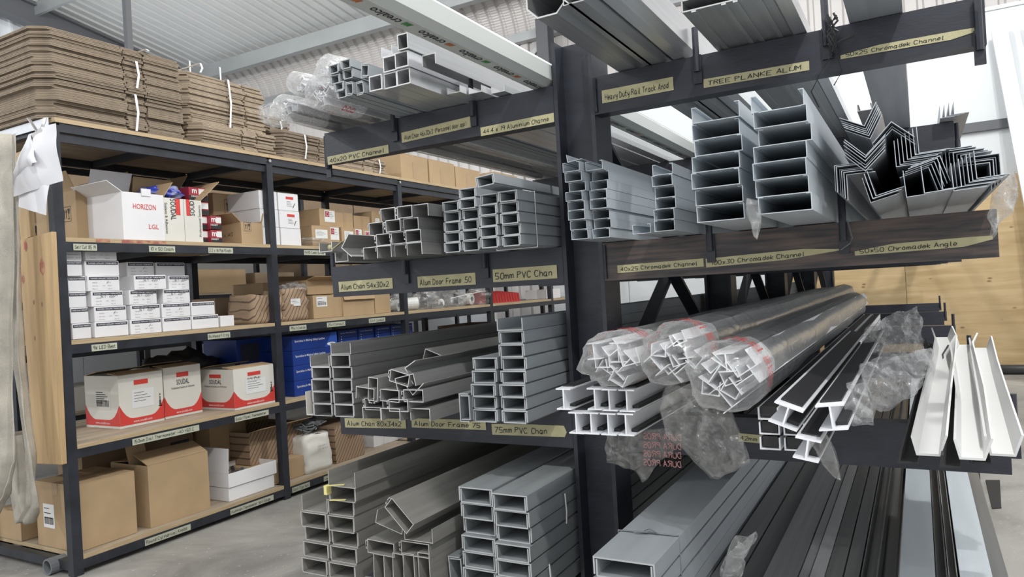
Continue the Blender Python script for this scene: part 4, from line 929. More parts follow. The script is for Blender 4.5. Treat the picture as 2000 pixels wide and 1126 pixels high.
# ---- thermometer boxes (index 2)
S = SZ[2]
ROWS = [[(140, 179, 0), (184, 252, 1), (254, 317, 2), (318, 375, 1), (376, 429, 1)], [(137, 174, 0), (184, 248, 2), (256, 314, 3), (317, 373, 2), (374, 421, 1)], [(133, 170, 0), (177, 241, 3), (251, 307, 3), (318, 372, 3)],
        [(130, 167, 0), (169, 234, 2), (267, 326, 4), (328, 370, 3)], [(127, 161, 1), (165, 233, 0), (247, 301, 2), (304, 361, 0)], [(126, 160, 3), (165, 228, 3)]]
RN = ['bottom', 'second', 'third', 'fourth', 'fifth', 'top']; CN = ['behind the corner post', 'second from the post', 'third from the post', 'fourth from the post', 'last in the row']
HB = .0715
for r, row in enumerate(ROWS):
    for k, (pa, pb, sty) in enumerate(row):
        X = -3.345 - (.012 if sty == 0 else 0) + (.018 if sty == 4 else 0) - (.09 if r > 3 and k > 1 else 0) - (.05 if r == 3 and k == 3 else 0)
        py = 650-r*33
        a, b = YX(pa, py, X), YX(pb, py, X)
        t = carton('thermometer_box', f'white thermometer box, {RN[r]} row, {CN[k]}', X, a+.002, b-.002, S+r*(HB+.0006), HB, .15, 'white_card', 'thermometer boxes', flaps=False, rot=(-7 if sty == 4 else random.uniform(-1.2, 1.2)))
        d = t['_s'][1]; fr = fr_of(t, '+X')
        s = decal(t, fr, d*.05, HB*.74, d*.97, HB*.93, 'print_navy', 'title_strip')
        letter(s, fr, d*.51, HB*.79, 'FLANGED CAPILLARY THERMOMETER', HB*.095, 'print_white', bold=.006, fit=d*.84, align='C', off=.002)
        if sty >= 2:
            for (u, v, tx) in ((.14, .52, 'RANGE'), (.58, .52, '-40+40'), (.14, .32, 'Stem No.'), (.45, .32, '0.30'), (.62, .32, 'Bulb 4'), (.14, .12, 'Date Nr.'), (.62, .12, 'No. of')):
                letter(t, fr, d*u, HB*v, tx, HB*.075, 'print_grey', fit=None, off=.001)
        if sty in (3, 4): letter(t, fr, d*.30, HB*.55, 'N.T. 2009', HB*.17, 'print_black', True, sw=.7, rot=.08)
        if sty == 2: letter(t, fr, d*.58, HB*.48, '/', HB*.2, 'print_black', True, sw=.6)
# small open white carton at the end of the row, dark box behind
t = LB('small_box', 'small white box lying open at the end of the thermometer row', 430, 457, 0, si=2, X=-3.36, depth=.12, h=.06, py=620, mt='white_card', flaps=False)
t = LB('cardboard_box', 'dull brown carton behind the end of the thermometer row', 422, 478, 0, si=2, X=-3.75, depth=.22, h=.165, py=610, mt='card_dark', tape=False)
# second bay: paper sack, cartons
def stripe_mat():
    m = mat('kraft_print', (.34, .235, .15), .7); nt = m.node_tree; n = nt.nodes; L = nt.links.new
    tc = n.new('ShaderNodeTexCoord'); mp = n.new('ShaderNodeMapping'); mp.inputs['Rotation'].default_value = (.62, .35, 0); L(tc.outputs['Object'], mp.inputs[0])
    w = n.new('ShaderNodeTexWave'); w.bands_direction = 'Y'; w.inputs['Scale'].default_value = 13; w.inputs['Distortion'].default_value = .6; L(mp.outputs[0], w.inputs[0])
    r = n.new('ShaderNodeValToRGB'); r.color_ramp.elements[0].position = .06; r.color_ramp.elements[1].position = .14
    r.color_ramp.elements[0].color = (.12, .075, .05, 1); r.color_ramp.elements[1].color = (.34, .235, .15, 1); L(w.outputs[0], r.inputs[0]); L(r.outputs[0], n['Principled BSDF'].inputs['Base Color'])
stripe_mat()
def sack(name, label, x1, y0, y1, z, h, depth, mt='kraft_print', seed=1, cat='bag', rot=0):
    m = M(); n = 8; k = 8; vs = []; w, d = depth, y1-y0
    ring = []
    for i in range(n+1):
        f = i/n; pin = 1-.12*f**2
        for j in range(24):
            a = j/24*math.tau; x = max(-1, min(1, 1.35*math.cos(a)))*w/2*pin; y = max(-1, min(1, 1.35*math.sin(a)))*d/2*pin
            nn = noise.noise(Vector((x*9+seed, y*9, f*4)))*.016
            vs.append((x+nn, y+nn, f*h+(noise.noise(Vector((x*14, y*14, seed)))*.02*f)))
    fs = [(i*24+j, i*24+(j+1) % 24, (i+1)*24+(j+1) % 24, (i+1)*24+j) for i in range(n) for j in range(24)] + [tuple(range(24)), tuple(range(n*24, n*24+24))]
    m.add(vs, fs)
    t = thing(name, label, cat, None, (x1-w/2, (y0+y1)/2, z+.001), rot); m.obj('body', mt, t, smooth=True); t['_s'] = (w, d, h)
    return t
t = sack('paper_sack', 'crumpled brown printed paper sack by the second post', -3.36, YX(497, 600, -3.36), YX(560, 600, -3.36), S, .17, .25)
t = sack('paper_sack', 'brown printed parcel wrapped in clear film, right of the second post', -3.345, YX(556, 600, -3.345), YX(606, 600, -3.345), S, .19, .22, seed=9)
sticker(t, '+X', .05, .09, .13, .135, lines=3)
c = at(570, 560, X=-3.42); blob('plastic_bag', 'clear crumpled film bunched over the brown printed parcel', 'bag', (c.x, c.y, c.z-.01), (.07, .09, .035), 'clear_film', 11, .5, 3)
t = LB('cardboard_box', 'dark tan carton behind the printed sacks', 515, 555, 0, si=2, X=-3.66, depth=.3, h=.25, py=580, mt='card', tape=False)
t = LB('cardboard_box', 'tan carton with barcode label below an open one', 612, 668, 0, si=2, X=-3.37, depth=.3, h=.150, py=600, tape=False); sticker(t, '+X', .03, .075, .125, .14, bars=True, lines=2)
t = LB('cardboard_box', 'wide plain tan carton on the shelf over the blue boxes', 670, 731, 0, si=2, X=-3.36, depth=.3, h=.155, py=600, opened={'+X': (160, .05), '-X': (-5, .05)})
t = LB('cardboard_box', 'narrow tan carton at the end of that shelf', 733, 763, 0, si=2, X=-3.36, depth=.25, h=.145, py=600, tape=False)
t = LB('cardboard_box', 'large open tan carton lying on the barcode carton', 600, 700, 0, si=2, X=-3.45, depth=.34, h=.095, z=S+.157, py=565, opened={'+X': (75, .07), '-X': (-8, .04)})
# third bay: white rolls in bags, red plates
def roll(label, px, py, X, r, ln, tiltz):
    z = SZ[2]+r+.004; y = YX(px, py, X)
    t = thing('film_roll', label, 'roll', 'white rolls in plastic', (X, y, z), tiltz)
    n = 18; m = M(); vs = []
    for xx, rr in ((0, r), (0, r*.38), (-ln, r*.38), (-ln, r)): vs += [(xx, math.cos(q*math.tau/n)*rr, math.sin(q*math.tau/n)*rr) for q in range(n)]
    fs = [(a*n+j, a*n+(j+1) % n, ((a+1) % 4)*n+(j+1) % n, ((a+1) % 4)*n+j) for a in range(4) for j in range(n)]
    m.add(vs, fs).obj('winding', 'white_plastic', t)
    m = M().tube([(-.001, 0, 0), (.004, 0, 0)], r*.36, 14); m.obj('core', 'grey_cord', t)
    return t
for i, (px, r, ln, tz) in enumerate(((778, .044, .07, .3), (815, .048, .09, .9), (862, .036, .08, -.2), (922, .052, .06, .1))):
    roll('white plastic roll in clear bag on the shelf, ' + ['left of the third post', 'just right of the third post', 'small one in the middle', 'largest, with dark core'][i], px, 592, -3.42, r, ln, tz)
for i, (px, X, r) in enumerate(((772, -3.44, (.08, .10, .075)), (830, -3.44, (.10, .15, .085)), (885, -3.46, (.1, .14, .08)), (935, -3.42, (.1, .13, .09)))):
    y = YX(px, 590, X); blob('plastic_bag', 'clear plastic bag over the white rolls, ' + ['first from left', 'second from left', 'third from left', 'last, hanging over the edge'][i], 'bag', (X, y, SZ[2]+r[2]*.72), r, 'clear_film', 20+i*3, .45, 2.6, group='clear bags on the shelf', flat=.7)
m = M().box(0, 0, 0, .003, .16, .03).box(-.03, 0, 0, 0, .16, .003)
o = tag(m.obj('bracket', 'alu_dull', loc=(-3.345, YX(842, 600, -3.35), SZ[2]+.001)), 'small aluminium angle bracket in front of the white rolls', 'bracket')
m = M().tube([at(880, 582, X=-3.37), at(945, 568, X=-3.37)], .004, 6); tag(m.obj('white_rod', 'white_plastic'), 'thin white rod lying across the bagged rolls', 'rod')
for k in range(11):
    y = YX(955, 590, -3.40)+.012+k*.052
    m = M().add([(-3.37, y, SZ[2]+.001), (-3.37, y+.004, SZ[2]+.001), (-3.62, y-.012, SZ[2]+.115), (-3.62, y-.008, SZ[2]+.115), (-3.37, y-.02, SZ[2]+.085), (-3.37, y-.016, SZ[2]+.085), (-3.62, y-.03, SZ[2]+.001), (-3.62, y-.026, SZ[2]+.001)],
                [(0, 1, 5, 4), (2, 3, 7, 6), (0, 4, 2, 6), (1, 7, 3, 5), (4, 5, 3, 2), (0, 6, 7, 1)])
    tag(m.obj('red_plate', 'red_plastic'), f'red plastic plate leaning in the row, number {["one", "two", "three", "four", "five", "six", "seven", "eight", "nine", "ten", "eleven"][k]} from the bagged rolls', 'plate', 'red plates')
t = LB('cardboard_box', 'pale grey box right of the red plates', 1068, 1095, 0, si=2, X=-3.42, depth=.25, h=.10, py=585, mt='white_card', flaps=False)

# ---- SOUDAL boxes (index 1)
S = SZ[1]
def soudal(label, pa, pb, X, depth, h, py=760, tall=True, sticker_on=None, rot=0, topo=None):
    a, b = YX(pa, py, X), YX(pb, py, X)
    t = carton('sealant_box', label, X, a, b, S, h, depth, 'cream_card', 'SOUDAL sealant boxes', rot=rot, opened=topo or {'-X': (-80, .10), '+X': (-84, .09)}, inner='card')
    w, d, _ = t['_s']
    for face, L in (('+X', d), ('-Y', w)):
        fr = fr_of(t, face); pts = [(0.0, .012), (L, .012)]
        N = 14
        for i in range(N+1):
            u = L*(1-i/N); q = abs(2*u/L-1); pts.append((u, .042+(h*.30)*max(0, q-.35)**2.4*2.6))
        p = decal(t, fr, 0, 0, 0, 0, 'print_red', 'red_wave', pts=pts)
        letter(p, fr, L*.5, .020, 'www.soudal.com', .013, 'print_white', fit=L*.42, align='C', off=.002)
        if not (sticker_on == 2 and face == '-Y'): decal(t, fr, L*.34, h*.79, L*.66, h*.88, 'print_red', 'red_bar')
        if not (sticker_on == 2): letter(t, fr, L*.5, h*.64, 'SOUDAL', h*.11, 'print_black', bold=.012, fit=L*.34, align='C', off=.0012)
        if (face == '-Y' and sticker_on != 2) or not sticker_on: letter(t, fr, L*.5, h*.56, 'Professional Sealants & Adhesives', h*.045, 'print_black', fit=L*.62, align='C')
    if sticker_on:
        d2 = d; s = sticker(t, '+X', d2*.28, h*.34, d2*.78, h*.70, 'sticker', lines=4)
        fr = fr_of(t, '+X')
        m = M()
        for q in ([(.88, .30), (.96, .30), (.96, .32), (.88, .32)], [(.91, .32), (.93, .32), (.93, .5), (.91, .5)], [(.895, .33), (.905, .33), (.905, .42), (.895, .42)], [(.935, .33), (.945, .33), (.945, .42), (.935, .42)], [(.90, .52), (.94, .52), (.92, .56)]):
            m.add([fr @ Vector((d2*u, h*v, .0012)) for u, v in q], [tuple(range(len(q)))])
        m.obj('printed_mark', 'print_black', t)
        if sticker_on == 2: sticker(t, '-Y', t['_s'][0]*.3, h*.35, t['_s'][0]*.75, h*.76, 'cream_card', lines=6, bars=True)
    return t
soudal('white and red SOUDAL box with torn edge near the second post', 457, 536, -3.325, .30, .225, sticker_on=True)
soudal('white and red SOUDAL box nearest the corner post, flaps pushed in', 231, 318, -3.48, .285, .262, sticker_on=2)
soudal('white and red SOUDAL box behind, between the two others', 319, 392, -3.50, .25, .268, py=740)
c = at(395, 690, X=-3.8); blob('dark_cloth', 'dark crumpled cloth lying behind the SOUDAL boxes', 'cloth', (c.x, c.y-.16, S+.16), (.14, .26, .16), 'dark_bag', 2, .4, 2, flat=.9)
t = LB('blue_box', 'dark blue printed box in shade left of the second post', 462, 540, 0, si=1, X=-3.60, depth=.3, h=.20, py=700, mt='blue_card', flaps=False)
t = LB('blue_box', 'dark blue printed box on top, in shade left of the second post', 462, 540, 0, si=1, X=-3.60, depth=.3, h=.17, z=S+.202, py=680, mt='blue_card', flaps=False)
fr = fr_of(t, '+X'); decal(t, fr, .03, .03, .17, .14, 'print_navy', 'dark_window')
for k in range(4):
    a, b = YX(572, 700, -3.36), YX(660, 700, -3.36)
    t = carton('blue_box', f'wide blue box printed about safety latches, {["bottom", "second", "third", "top"][k]} of four', -3.36, a, b, S+k*.093, .092, .30, 'blue_card', 'wide blue boxes', flaps=False)
    fr = fr_of(t, '+X'); d = t['_s'][1]
    letter(t, fr, d*.05, .052, 'Specialise In Making Safety Latches', .014, 'print_white', bold=.004, fit=d*.66)
    decal(t, fr, 0, 0, 0, 0, 'blue_card_light', 'light_swoosh', pts=[(d*.70, .001), (d*.999, .001), (d*.999, .091), (d*.86, .091), (d*.82, .05)])
    if k == 3:
        pts = [(d*.86+math.cos(q*math.tau/14)*d*.10, .018+math.sin(q*math.tau/14)*.011) for q in range(14)]
        o = decal(t, fr, 0, 0, 0, 0, 'print_white', 'logo_oval', pts=pts, off=.0018); letter(t, fr, d*.86, .012, 'PCS', .012, 'blue_card', bold=.02, align='C', off=.003)
for k, (pa, pb) in enumerate(((662, 700), (702, 732), (736, 764), (766, 788), (790, 808))):
    for r in range(3):
        a, b = YX(pa, 680, -3.40), YX(pb, 680, -3.40)
        t = carton('blue_box', f'small blue box with white list print, {["bottom", "middle", "top"][r]} row, {["first", "second", "third", "fourth", "fifth"][k]} from left', -3.40, a+.001, b-.001, S+r*.124, .122, .22, 'blue_card', 'small blue boxes', flaps=False)
        fr = fr_of(t, '+X'); d = t['_s'][1]
        letter(t, fr, d*.5, .100, 'Specialise In Making Safety Latches', .009, 'print_white', fit=d*.8, align='C')
        for q in range(5):
            decal(t, fr, d*.12, .078-q*.016, d*.17, .083-q*.016, 'print_white', 'bullet'); decal(t, fr, d*.22, .079-q*.016, d*(.7+.06*((q*3) % 4)), .082-q*.016, 'blue_card_light', 'printed_line')

# ---- bottom shelf (index 0)
S = SZ[0]
a, b = YX(134, 980, -3.345), YX(267, 980, -3.345)
t = carton('cardboard_box', 'large tan carton at the bottom corner behind the front post', -3.35, a+.03, b, S, .30, .32); sticker(t, '-Y', .06, .09, .15, .20, bars=True, lines=3)
a, b = YX(290, 950, -3.345), YX(409, 950, -3.345)
t = carton('cardboard_box', 'large tan carton with raised flap, middle of the bottom shelf', -3.345, a, b, S, .305, .30, opened={'+X': (-66, .12), '-X': (-84, .14), '-Y': (-80, .10)}); sticker(t, '-Y', .10, .08, .17, .18, bars=True, lines=2)
t = LB('cardboard_box', 'small brown carton at the bottom behind the webbing sling', 40, 82, 0, si=0, X=-3.80, depth=.22, h=.14, py=1020, tape=False)
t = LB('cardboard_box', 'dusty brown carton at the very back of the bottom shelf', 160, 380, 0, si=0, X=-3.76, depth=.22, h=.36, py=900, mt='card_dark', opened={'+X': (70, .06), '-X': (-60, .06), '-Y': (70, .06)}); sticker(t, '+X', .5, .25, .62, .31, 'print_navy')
t = LB('cardboard_box', 'tall tan carton behind the white tray', 410, 482, 0, si=0, X=-3.64, depth=.3, h=.40, py=860, tape=False)
# white open tray standing on its lid
a, b = YX(447, 940, -3.335), YX(541, 940, -3.335)
t = carton('tray_lid', 'white card lid under the open tray of knobs', -3.34, a, b-.015, S, .075, .26, 'white_card', flaps=False, cat='lid')
t = carton('white_tray', 'white card tray full of black knobs, side flap standing up', -3.333, a-.004, b, S+.0775, .075, .27, 'white_card', opened={'-Y': (-4, .135)}, cat='tray')
y0 = (a+b)/2
for k in range(14):
    r = random.Random(k); kk = thing('round_knob', f'black round knob lying in the white tray, {["front", "middle", "rear"][k % 3]} part, item {["one", "two", "three", "four", "five"][k//3]}', 'knob', 'knobs in the white tray', (-3.37-.16*((k % 3)/2)-.03, a+.04+(k//3)*(b-a-.08)/4, S+.117), r.uniform(0, 3))
    M().tube([(-.022, 0, 0), (-.012, 0, 0)], .016, 10).tube([(-.012, 0, 0), (.02, 0, 0)], .007, 8).obj('knob_head', 'rubber' if k % 2 else 'grey_cord', kk, smooth=False)
t = LB('printed_carton', 'patterned brown carton open at the top, right of the second post', 487, 592, 0, si=0, X=-3.47, depth=.30, h=.19, z=S+.125, py=870, mt='kraft_print', opened={'+X': (75, .10), '-X': (-10, .09)}, inner='card')
t = LB('cardboard_box', 'tan carton under the patterned one', 500, 595, 0, si=0, X=-3.37, depth=.32, h=.123, py=920, tape=False)
t = sack('white_sack', 'white paper sack of grey cords on the bottom shelf', -3.35, YX(598, 890, -3.35), YX(650, 890, -3.35), S, .225, .22, mt='cream_card', seed=4)
letter(t, fr_of(t, '+X'), .09, .15, 'CAP RAIL 5', .012, 'print_grey', off=.012); letter(t, fr_of(t, '+X'), .09, .13, 'QTY 40 PCS', .012, 'print_grey', off=.012)
for k in range(5):
    r = random.Random(k*7); c = Vector((-3.45, (YX(598, 890, -3.35)+YX(650, 890, -3.35))/2, S+.235)); m = M(); pts = []
    for q in range(22): pts.append(c+Vector((math.cos(q*.7+k)*.075*r.uniform(.6, 1.1), math.sin(q*.55+k*2)*.10*r.uniform(.6, 1.1), .012+.03*r.random()+k*.008)))
    m.tube(pts, .005, 6); tag(m.obj('cord_coil', 'grey_cord', smooth=True), f'tangled grey cord on the white sack, {["lowest", "second", "middle", "fourth", "uppermost"][k]} loop', 'cord', 'grey cords')
c = at(660, 840, X=-3.45); blob('plastic_bag', 'clear crumpled bag heaped on the white sack', 'bag', (c.x, c.y+.05, c.z), (.10, .18, .05), 'hazy_film', 31, .5, 3)
t = LB('printed_carton', 'patterned brown carton beside the white sack', 656, 712, 0, si=0, X=-3.37, depth=.30, h=.24, py=880, mt='kraft_print', tape=False)
for k in range(12):
    r, q = divmod(k, 4); y = YX(720, 870, -3.5)+q*.12
    t = carton('white_box', f'small white box in far stack on the bottom shelf, {["lower", "middle", "upper"][r]} row, {["first", "second", "third", "fourth"][q]}', -3.45, y, y+.118, S+r*.082, .08, .2, 'white_card', 'small white boxes in the far stack', flaps=False)
# things on the rear rack; tall dark cartons are added to darken the backdrop
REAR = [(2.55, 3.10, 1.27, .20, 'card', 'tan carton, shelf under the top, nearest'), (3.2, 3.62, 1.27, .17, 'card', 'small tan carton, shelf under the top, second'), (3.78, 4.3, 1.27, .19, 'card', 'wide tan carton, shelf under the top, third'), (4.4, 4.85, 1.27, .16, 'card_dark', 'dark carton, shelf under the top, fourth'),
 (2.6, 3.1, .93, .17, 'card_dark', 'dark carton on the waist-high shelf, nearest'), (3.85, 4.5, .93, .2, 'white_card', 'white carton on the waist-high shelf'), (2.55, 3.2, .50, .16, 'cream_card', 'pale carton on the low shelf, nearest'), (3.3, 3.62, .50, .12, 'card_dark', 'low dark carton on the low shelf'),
 (2.5, 3.08, 1.76, .46, 'card_dark', 'added tall dark carton on the highest shelf, nearest'), (3.1, 3.66, 1.76, .40, 'card_dark', 'added tall dark carton on the highest shelf, second'), (3.75, 4.4, 1.76, .47, 'card_dark', 'added tall dark carton on the highest shelf, third'), (4.42, 4.9, 1.76, .44, 'card_dark', 'added tall dark carton on the highest shelf, fourth'), (5.0, 5.7, 1.76, .46, 'card_dark', 'added tall dark carton on the highest shelf, fifth'), (5.72, 6.15, 1.76, .42, 'card_dark', 'added tall dark carton on the highest shelf, sixth'), (6.25, 7.0, 1.76, .46, 'card_dark', 'added tall dark carton on the highest shelf, seventh'), (7.05, 7.4, 1.76, .4, 'card_dark', 'added tall dark carton on the highest shelf, eighth'),
 (5.0, 5.6, 1.27, .3, 'card_dark', 'added dark carton, shelf under the top, fifth'), (5.65, 6.1, 1.27, .26, 'card', 'tan carton, shelf under the top, last')]
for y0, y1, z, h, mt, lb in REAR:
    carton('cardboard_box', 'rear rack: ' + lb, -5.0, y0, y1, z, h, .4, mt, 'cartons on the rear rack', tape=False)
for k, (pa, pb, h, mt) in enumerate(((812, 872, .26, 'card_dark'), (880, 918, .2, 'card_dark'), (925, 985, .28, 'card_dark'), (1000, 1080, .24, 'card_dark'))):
    LB('cardboard_box', f'added dark brown carton under the red plates shelf, {["first", "second", "third", "fourth"][k]} past the third post', pa, pb, 0, si=1, X=-3.55, depth=.4, h=h, py=640, mt=mt, tape=False, group='added dark cartons past the third post')  # cartons added so the gap reads dark instead of white partition
# ================================================================ wrapped bundles, plastics, loose things
def wrap_bundle(label, cx, cz, yf, L, r, seed, inner='white_pvc', n=7, kind='H', film='clear_film', band=True, long_film='grey_film', sx=1, sz=1, group='film-wrapped profile bundles', tail=.04):
    t = thing('wrapped_bundle', label, 'bundle', group, (cx, yf, cz))
    rnd = random.Random(seed)
    for k in range(n):
        a = k*2.4+seed; rr = r*.72*math.sqrt((k+.5)/n); x, z = math.cos(a)*rr*sx, math.sin(a)*rr*sz; w = r*rnd.uniform(.5, .72)
        sec = P_I(w, w*1.1, .0022) if (kind == 'H' and k % 2) else P_U(w, w*.8, .0022)
        an = rnd.uniform(-1, 1)
        m = M().sweep([([(px-w/2, pz-w/2) for px, pz in pts], th, cl) for pts, th, cl in sec], [(x, rnd.uniform(0, .02), z, an), (x, L-.02, z, an)]); m.obj('profile', inner, t)
    # film: loose puckered mouth then tight sleeve
    def ringpts(y, rr, amp, ph):
        out = []
        for j in range(28):
            a = j/28*math.tau; nn = 1+amp*noise.noise(Vector((math.cos(a)*2+seed, math.sin(a)*2, y*9)))+amp*.6*noise.noise(Vector((math.cos(a)*6, math.sin(a)*6+seed, y*22)))
            q = lambda v: math.copysign(abs(v)**.8, v)
            out.append((q(math.cos(a))*rr*nn*sx, y, q(math.sin(a))*rr*nn*sz))
        return out
    ys = [(-tail, .28, .5), (-tail*.7, .70, .4), (-.012, .98, .22), (.03, 1.06, .14), (.07, 1.06, .12), (.11, 1.04, .12), (.16, 1.03, .10)]
    m = M(); vs = []
    for y, f, am in ys: vs += ringpts(y, r*f, am, 0)
    nn = 28
    m.add(vs, [(i*nn+j, i*nn+(j+1) % nn, (i+1)*nn+(j+1) % nn, (i+1)*nn+j) for i in range(len(ys)-1) for j in range(nn)] + [tuple(range(nn))])
    m.obj('film_mouth', film, t, smooth=True)
    m = M(); vs = []; yy = [.16+ (L-.16)*i/14 for i in range(15)]
    for i, y in enumerate(yy): vs += ringpts(y, r*1.03*(1 if i < 14 else .5), .09, 0)
    m.add(vs, [(i*nn+j, i*nn+(j+1) % nn, (i+1)*nn+(j+1) % nn, (i+1)*nn+j) for i in range(14) for j in range(nn)])
    m.obj('film_sleeve', long_film, t, smooth=True)
    if band:
        for row in range(3):
            s, w = strokes('D PROS DURA PROS', .9, .1); m = M(); hgt = .014
            vs = [(math.sin(2.6-v[0]*hgt*1.6/(r*1.1))*r*1.13*sx, .055+row*.02+v[1]*hgt, math.cos(2.6-v[0]*hgt*1.6/(r*1.1))*r*1.13*sz) for v in s.v]
            m.add(vs, s.f).obj('red_print', 'print_red', t)
    return t
# top left arm
for i, (px, py, r, yf, n, lb, sx) in enumerate(((556, 218, .040, 1.72, 5, 'lowest at the left, film hanging', 1.2), (628, 210, .052, 1.70, 6, 'lowest next to the grey channels', 1.05), (583, 162, .036, 1.70, 4, 'upper left with curved white profiles', .9), (642, 136, .044, 1.72, 5, 'upper right beside the small grey channels', 1.0))):
    c = at(px, py, Y=yf)
    wrap_bundle('film-wrapped white profile bundle on the top left arm, ' + lb, c.x, max(c.z, TOP[0]+r*1.22 if i < 2 else 0), yf, 5.0, r, i+3, n=n, band=(i in (1,)), sx=sx, long_film='grey_film', film='white_film')
o = pmesh('flat_profile', P_tube(.068, .010, .002), 'pvc_grey', 5.0)
# level 3 right, wrapped bundles
for i, (px, py, r, yf, sx, sz, lb) in enumerate(((1193, 702, .066, 1.50, 1.05, .86, 'left of three on the third arm, squarish'), (1312, 692, .062, 1.50, 1.0, 1.0, 'middle of three on the third arm, round end'), (1412, 738, .066, 1.47, 1.05, 1.0, 'right of three on the third arm, sagging'))):
    c = at(px, py, Y=yf); wrap_bundle('film-wrapped white profile bundle, ' + lb, c.x, c.z, yf, 4.4 if i < 2 else 3.6, r, i+11, n=9, sx=sx, sz=sz)
# small bundle of white channels in film
c = at(1478, 800, Y=1.55)
t = thing('wrapped_bundle', 'short stack of small white channels in torn film with black inserts', 'bundle', 'film-wrapped profile bundles', (c.x, 1.55, TOP[2]+.003))
for q in range(2):
    for k in range(3):
        M().sweep([([(.002+q*.048, .026+k*.031), (.002+q*.048, .002+k*.031), (.040+q*.048, .002+k*.031), (.040+q*.048, .026+k*.031)], .003, False)], [(0, random.uniform(0, .012), 0), (0, 3.4, 0)]).obj('profile', 'white_pvc', t)
        M().box(.006+q*.048, .012, .006+k*.031, .036+q*.048, 3.3, .028+k*.031).obj('insert', 'rubber', t)
def film_shape(verts_fn, nu, nv, name, label, mt, cat='plastic film', group=None, parent=None, smooth=True):
    m = M(); vs = [verts_fn(i/nu, j/nv) for j in range(nv+1) for i in range(nu+1)]
    m.add(vs, [(j*(nu+1)+i, j*(nu+1)+i+1, (j+1)*(nu+1)+i+1, (j+1)*(nu+1)+i) for j in range(nv) for i in range(nu)])
    o = m.obj(name, mt, parent, smooth=smooth)
    return tag(o, label, cat, group) if label else o
def bag(label, left, right, Y, bulge, mt, seed, crumple=.02, group='loose plastic film'):
    """two-layer hanging film bag between two edge polylines (pixels at depth Y)"""
    A = [at(*p, Y=Y) for p in left]; B = [at(*p, Y=Y) for p in right]
    def lerp(P, f):
        f *= len(P)-1; i = min(int(f), len(P)-2); return P[i].lerp(P[i+1], f-i)
    root = thing('plastic_film', label, 'plastic film', group, A[0].lerp(B[0], .5))
    inv = Matrix.Translation(-Vector(root.location))
    for sgn, nm in ((-1, 'front_layer'), (1, 'back_layer')):
        def fn(u, v):
            p = lerp(A, v).lerp(lerp(B, v), u); e = math.sin(math.pi*u)**.7*math.sin(math.pi*min(1, .12+v*.88))**.5
            q = Vector((p.x*18+seed+p.z*9, p.z*11-p.x*5, sgn*3)); n1 = noise.noise(q*.6)*.5; n2 = 1-2*abs(noise.noise(q*1.3))
            p = p+Vector((noise.noise(q*1.7+Vector((7, 0, 0)))*crumple*.35, sgn*bulge*e+(n1*crumple+n2*crumple*.8), noise.noise(q*1.5)*crumple*.3)); return p
        o = film_shape(fn, 20, 20, nm, None, mt, parent=root, smooth=False); o.matrix_parent_inverse = inv
    return root
BAG1 = bag('torn film with red print hanging under the white profiles by the column', [(1178, 845), (1178, 880), (1185, 905), (1240, 920), (1252, 940)], [(1300, 840), (1318, 860), (1310, 890), (1285, 905), (1262, 935)], 1.62, .012, 'hazy_film', 1, .02)
bag('large clear film bag hanging in front of the third right arm', [(1300, 745), (1285, 800), (1300, 850), (1350, 900), (1385, 936)], [(1395, 770), (1420, 800), (1440, 840), (1458, 905), (1400, 937)], 1.50, .03, 'hazy_film', 5, .022)
bag('narrow clear film strip hanging from the white profiles', [(1570, 850), (1590, 880), (1610, 910), (1630, 935)], [(1615, 850), (1630, 880), (1638, 905), (1640, 940)], 1.42, .01, 'hazy_film', 8, .012)
bag('big milky film bag draped over the middle of the third right arm', [(1678, 710), (1690, 760), (1700, 800), (1722, 806)], [(1822, 680), (1818, 720), (1790, 770), (1735, 800)], 1.75, .045, 'milky_film', 12, .04)
bag('upper milky film tail with loop near the far arms', [(1690, 640), (1680, 690), (1700, 715)], [(1790, 600), (1805, 650), (1815, 690)], 2.6, .05, 'milky_film', 15, .05)
bag('clear film with pink print lying by the white profiles', [(1655, 750), (1650, 790), (1660, 830)], [(1690, 745), (1705, 790), (1708, 828)], 1.55, .02, 'milky_film', 18, .02)
bag('small clear film twist hanging between the wide steel channels', [(1458, 385), (1460, 420), (1470, 460)], [(1480, 390), (1486, 425), (1478, 468)], 1.47, .01, 'clear_film', 21, .014)
bag('clear film hanging off the right end of the second right arm', [(1940, 370), (1935, 420), (1938, 462)], [(1985, 330), (1992, 390), (1950, 440)], 1.85, .02, 'milky_film', 24, .03)
bag('crumpled film between the long profiles at the lowest level', [(1435, 1060), (1410, 1100), (1405, 1135)], [(1475, 1045), (1455, 1090), (1440, 1135)], 1.5, .02, 'clear_film', 27, .03)
bag('clear film hanging from the lowest wrapped bundle, top left arm', [(500, 208), (505, 235), (530, 248)], [(540, 200), (560, 225), (575, 245)], 1.68, .02, 'clear_film', 33, .02)

_s, _w = strokes('DURA PROS', .8, .1)
for _k in range(4):
    A = at(1256, 852+_k*17, Y=1.598)
    M().add([(A.x+(_w-v[0])*.0115, A.y-.004, A.z-.004+v[1]*.013) for v in _s.v], _s.f).obj('red_print', 'faded_red', BAG1).matrix_parent_inverse = Matrix.Translation(-Vector(BAG1.location))
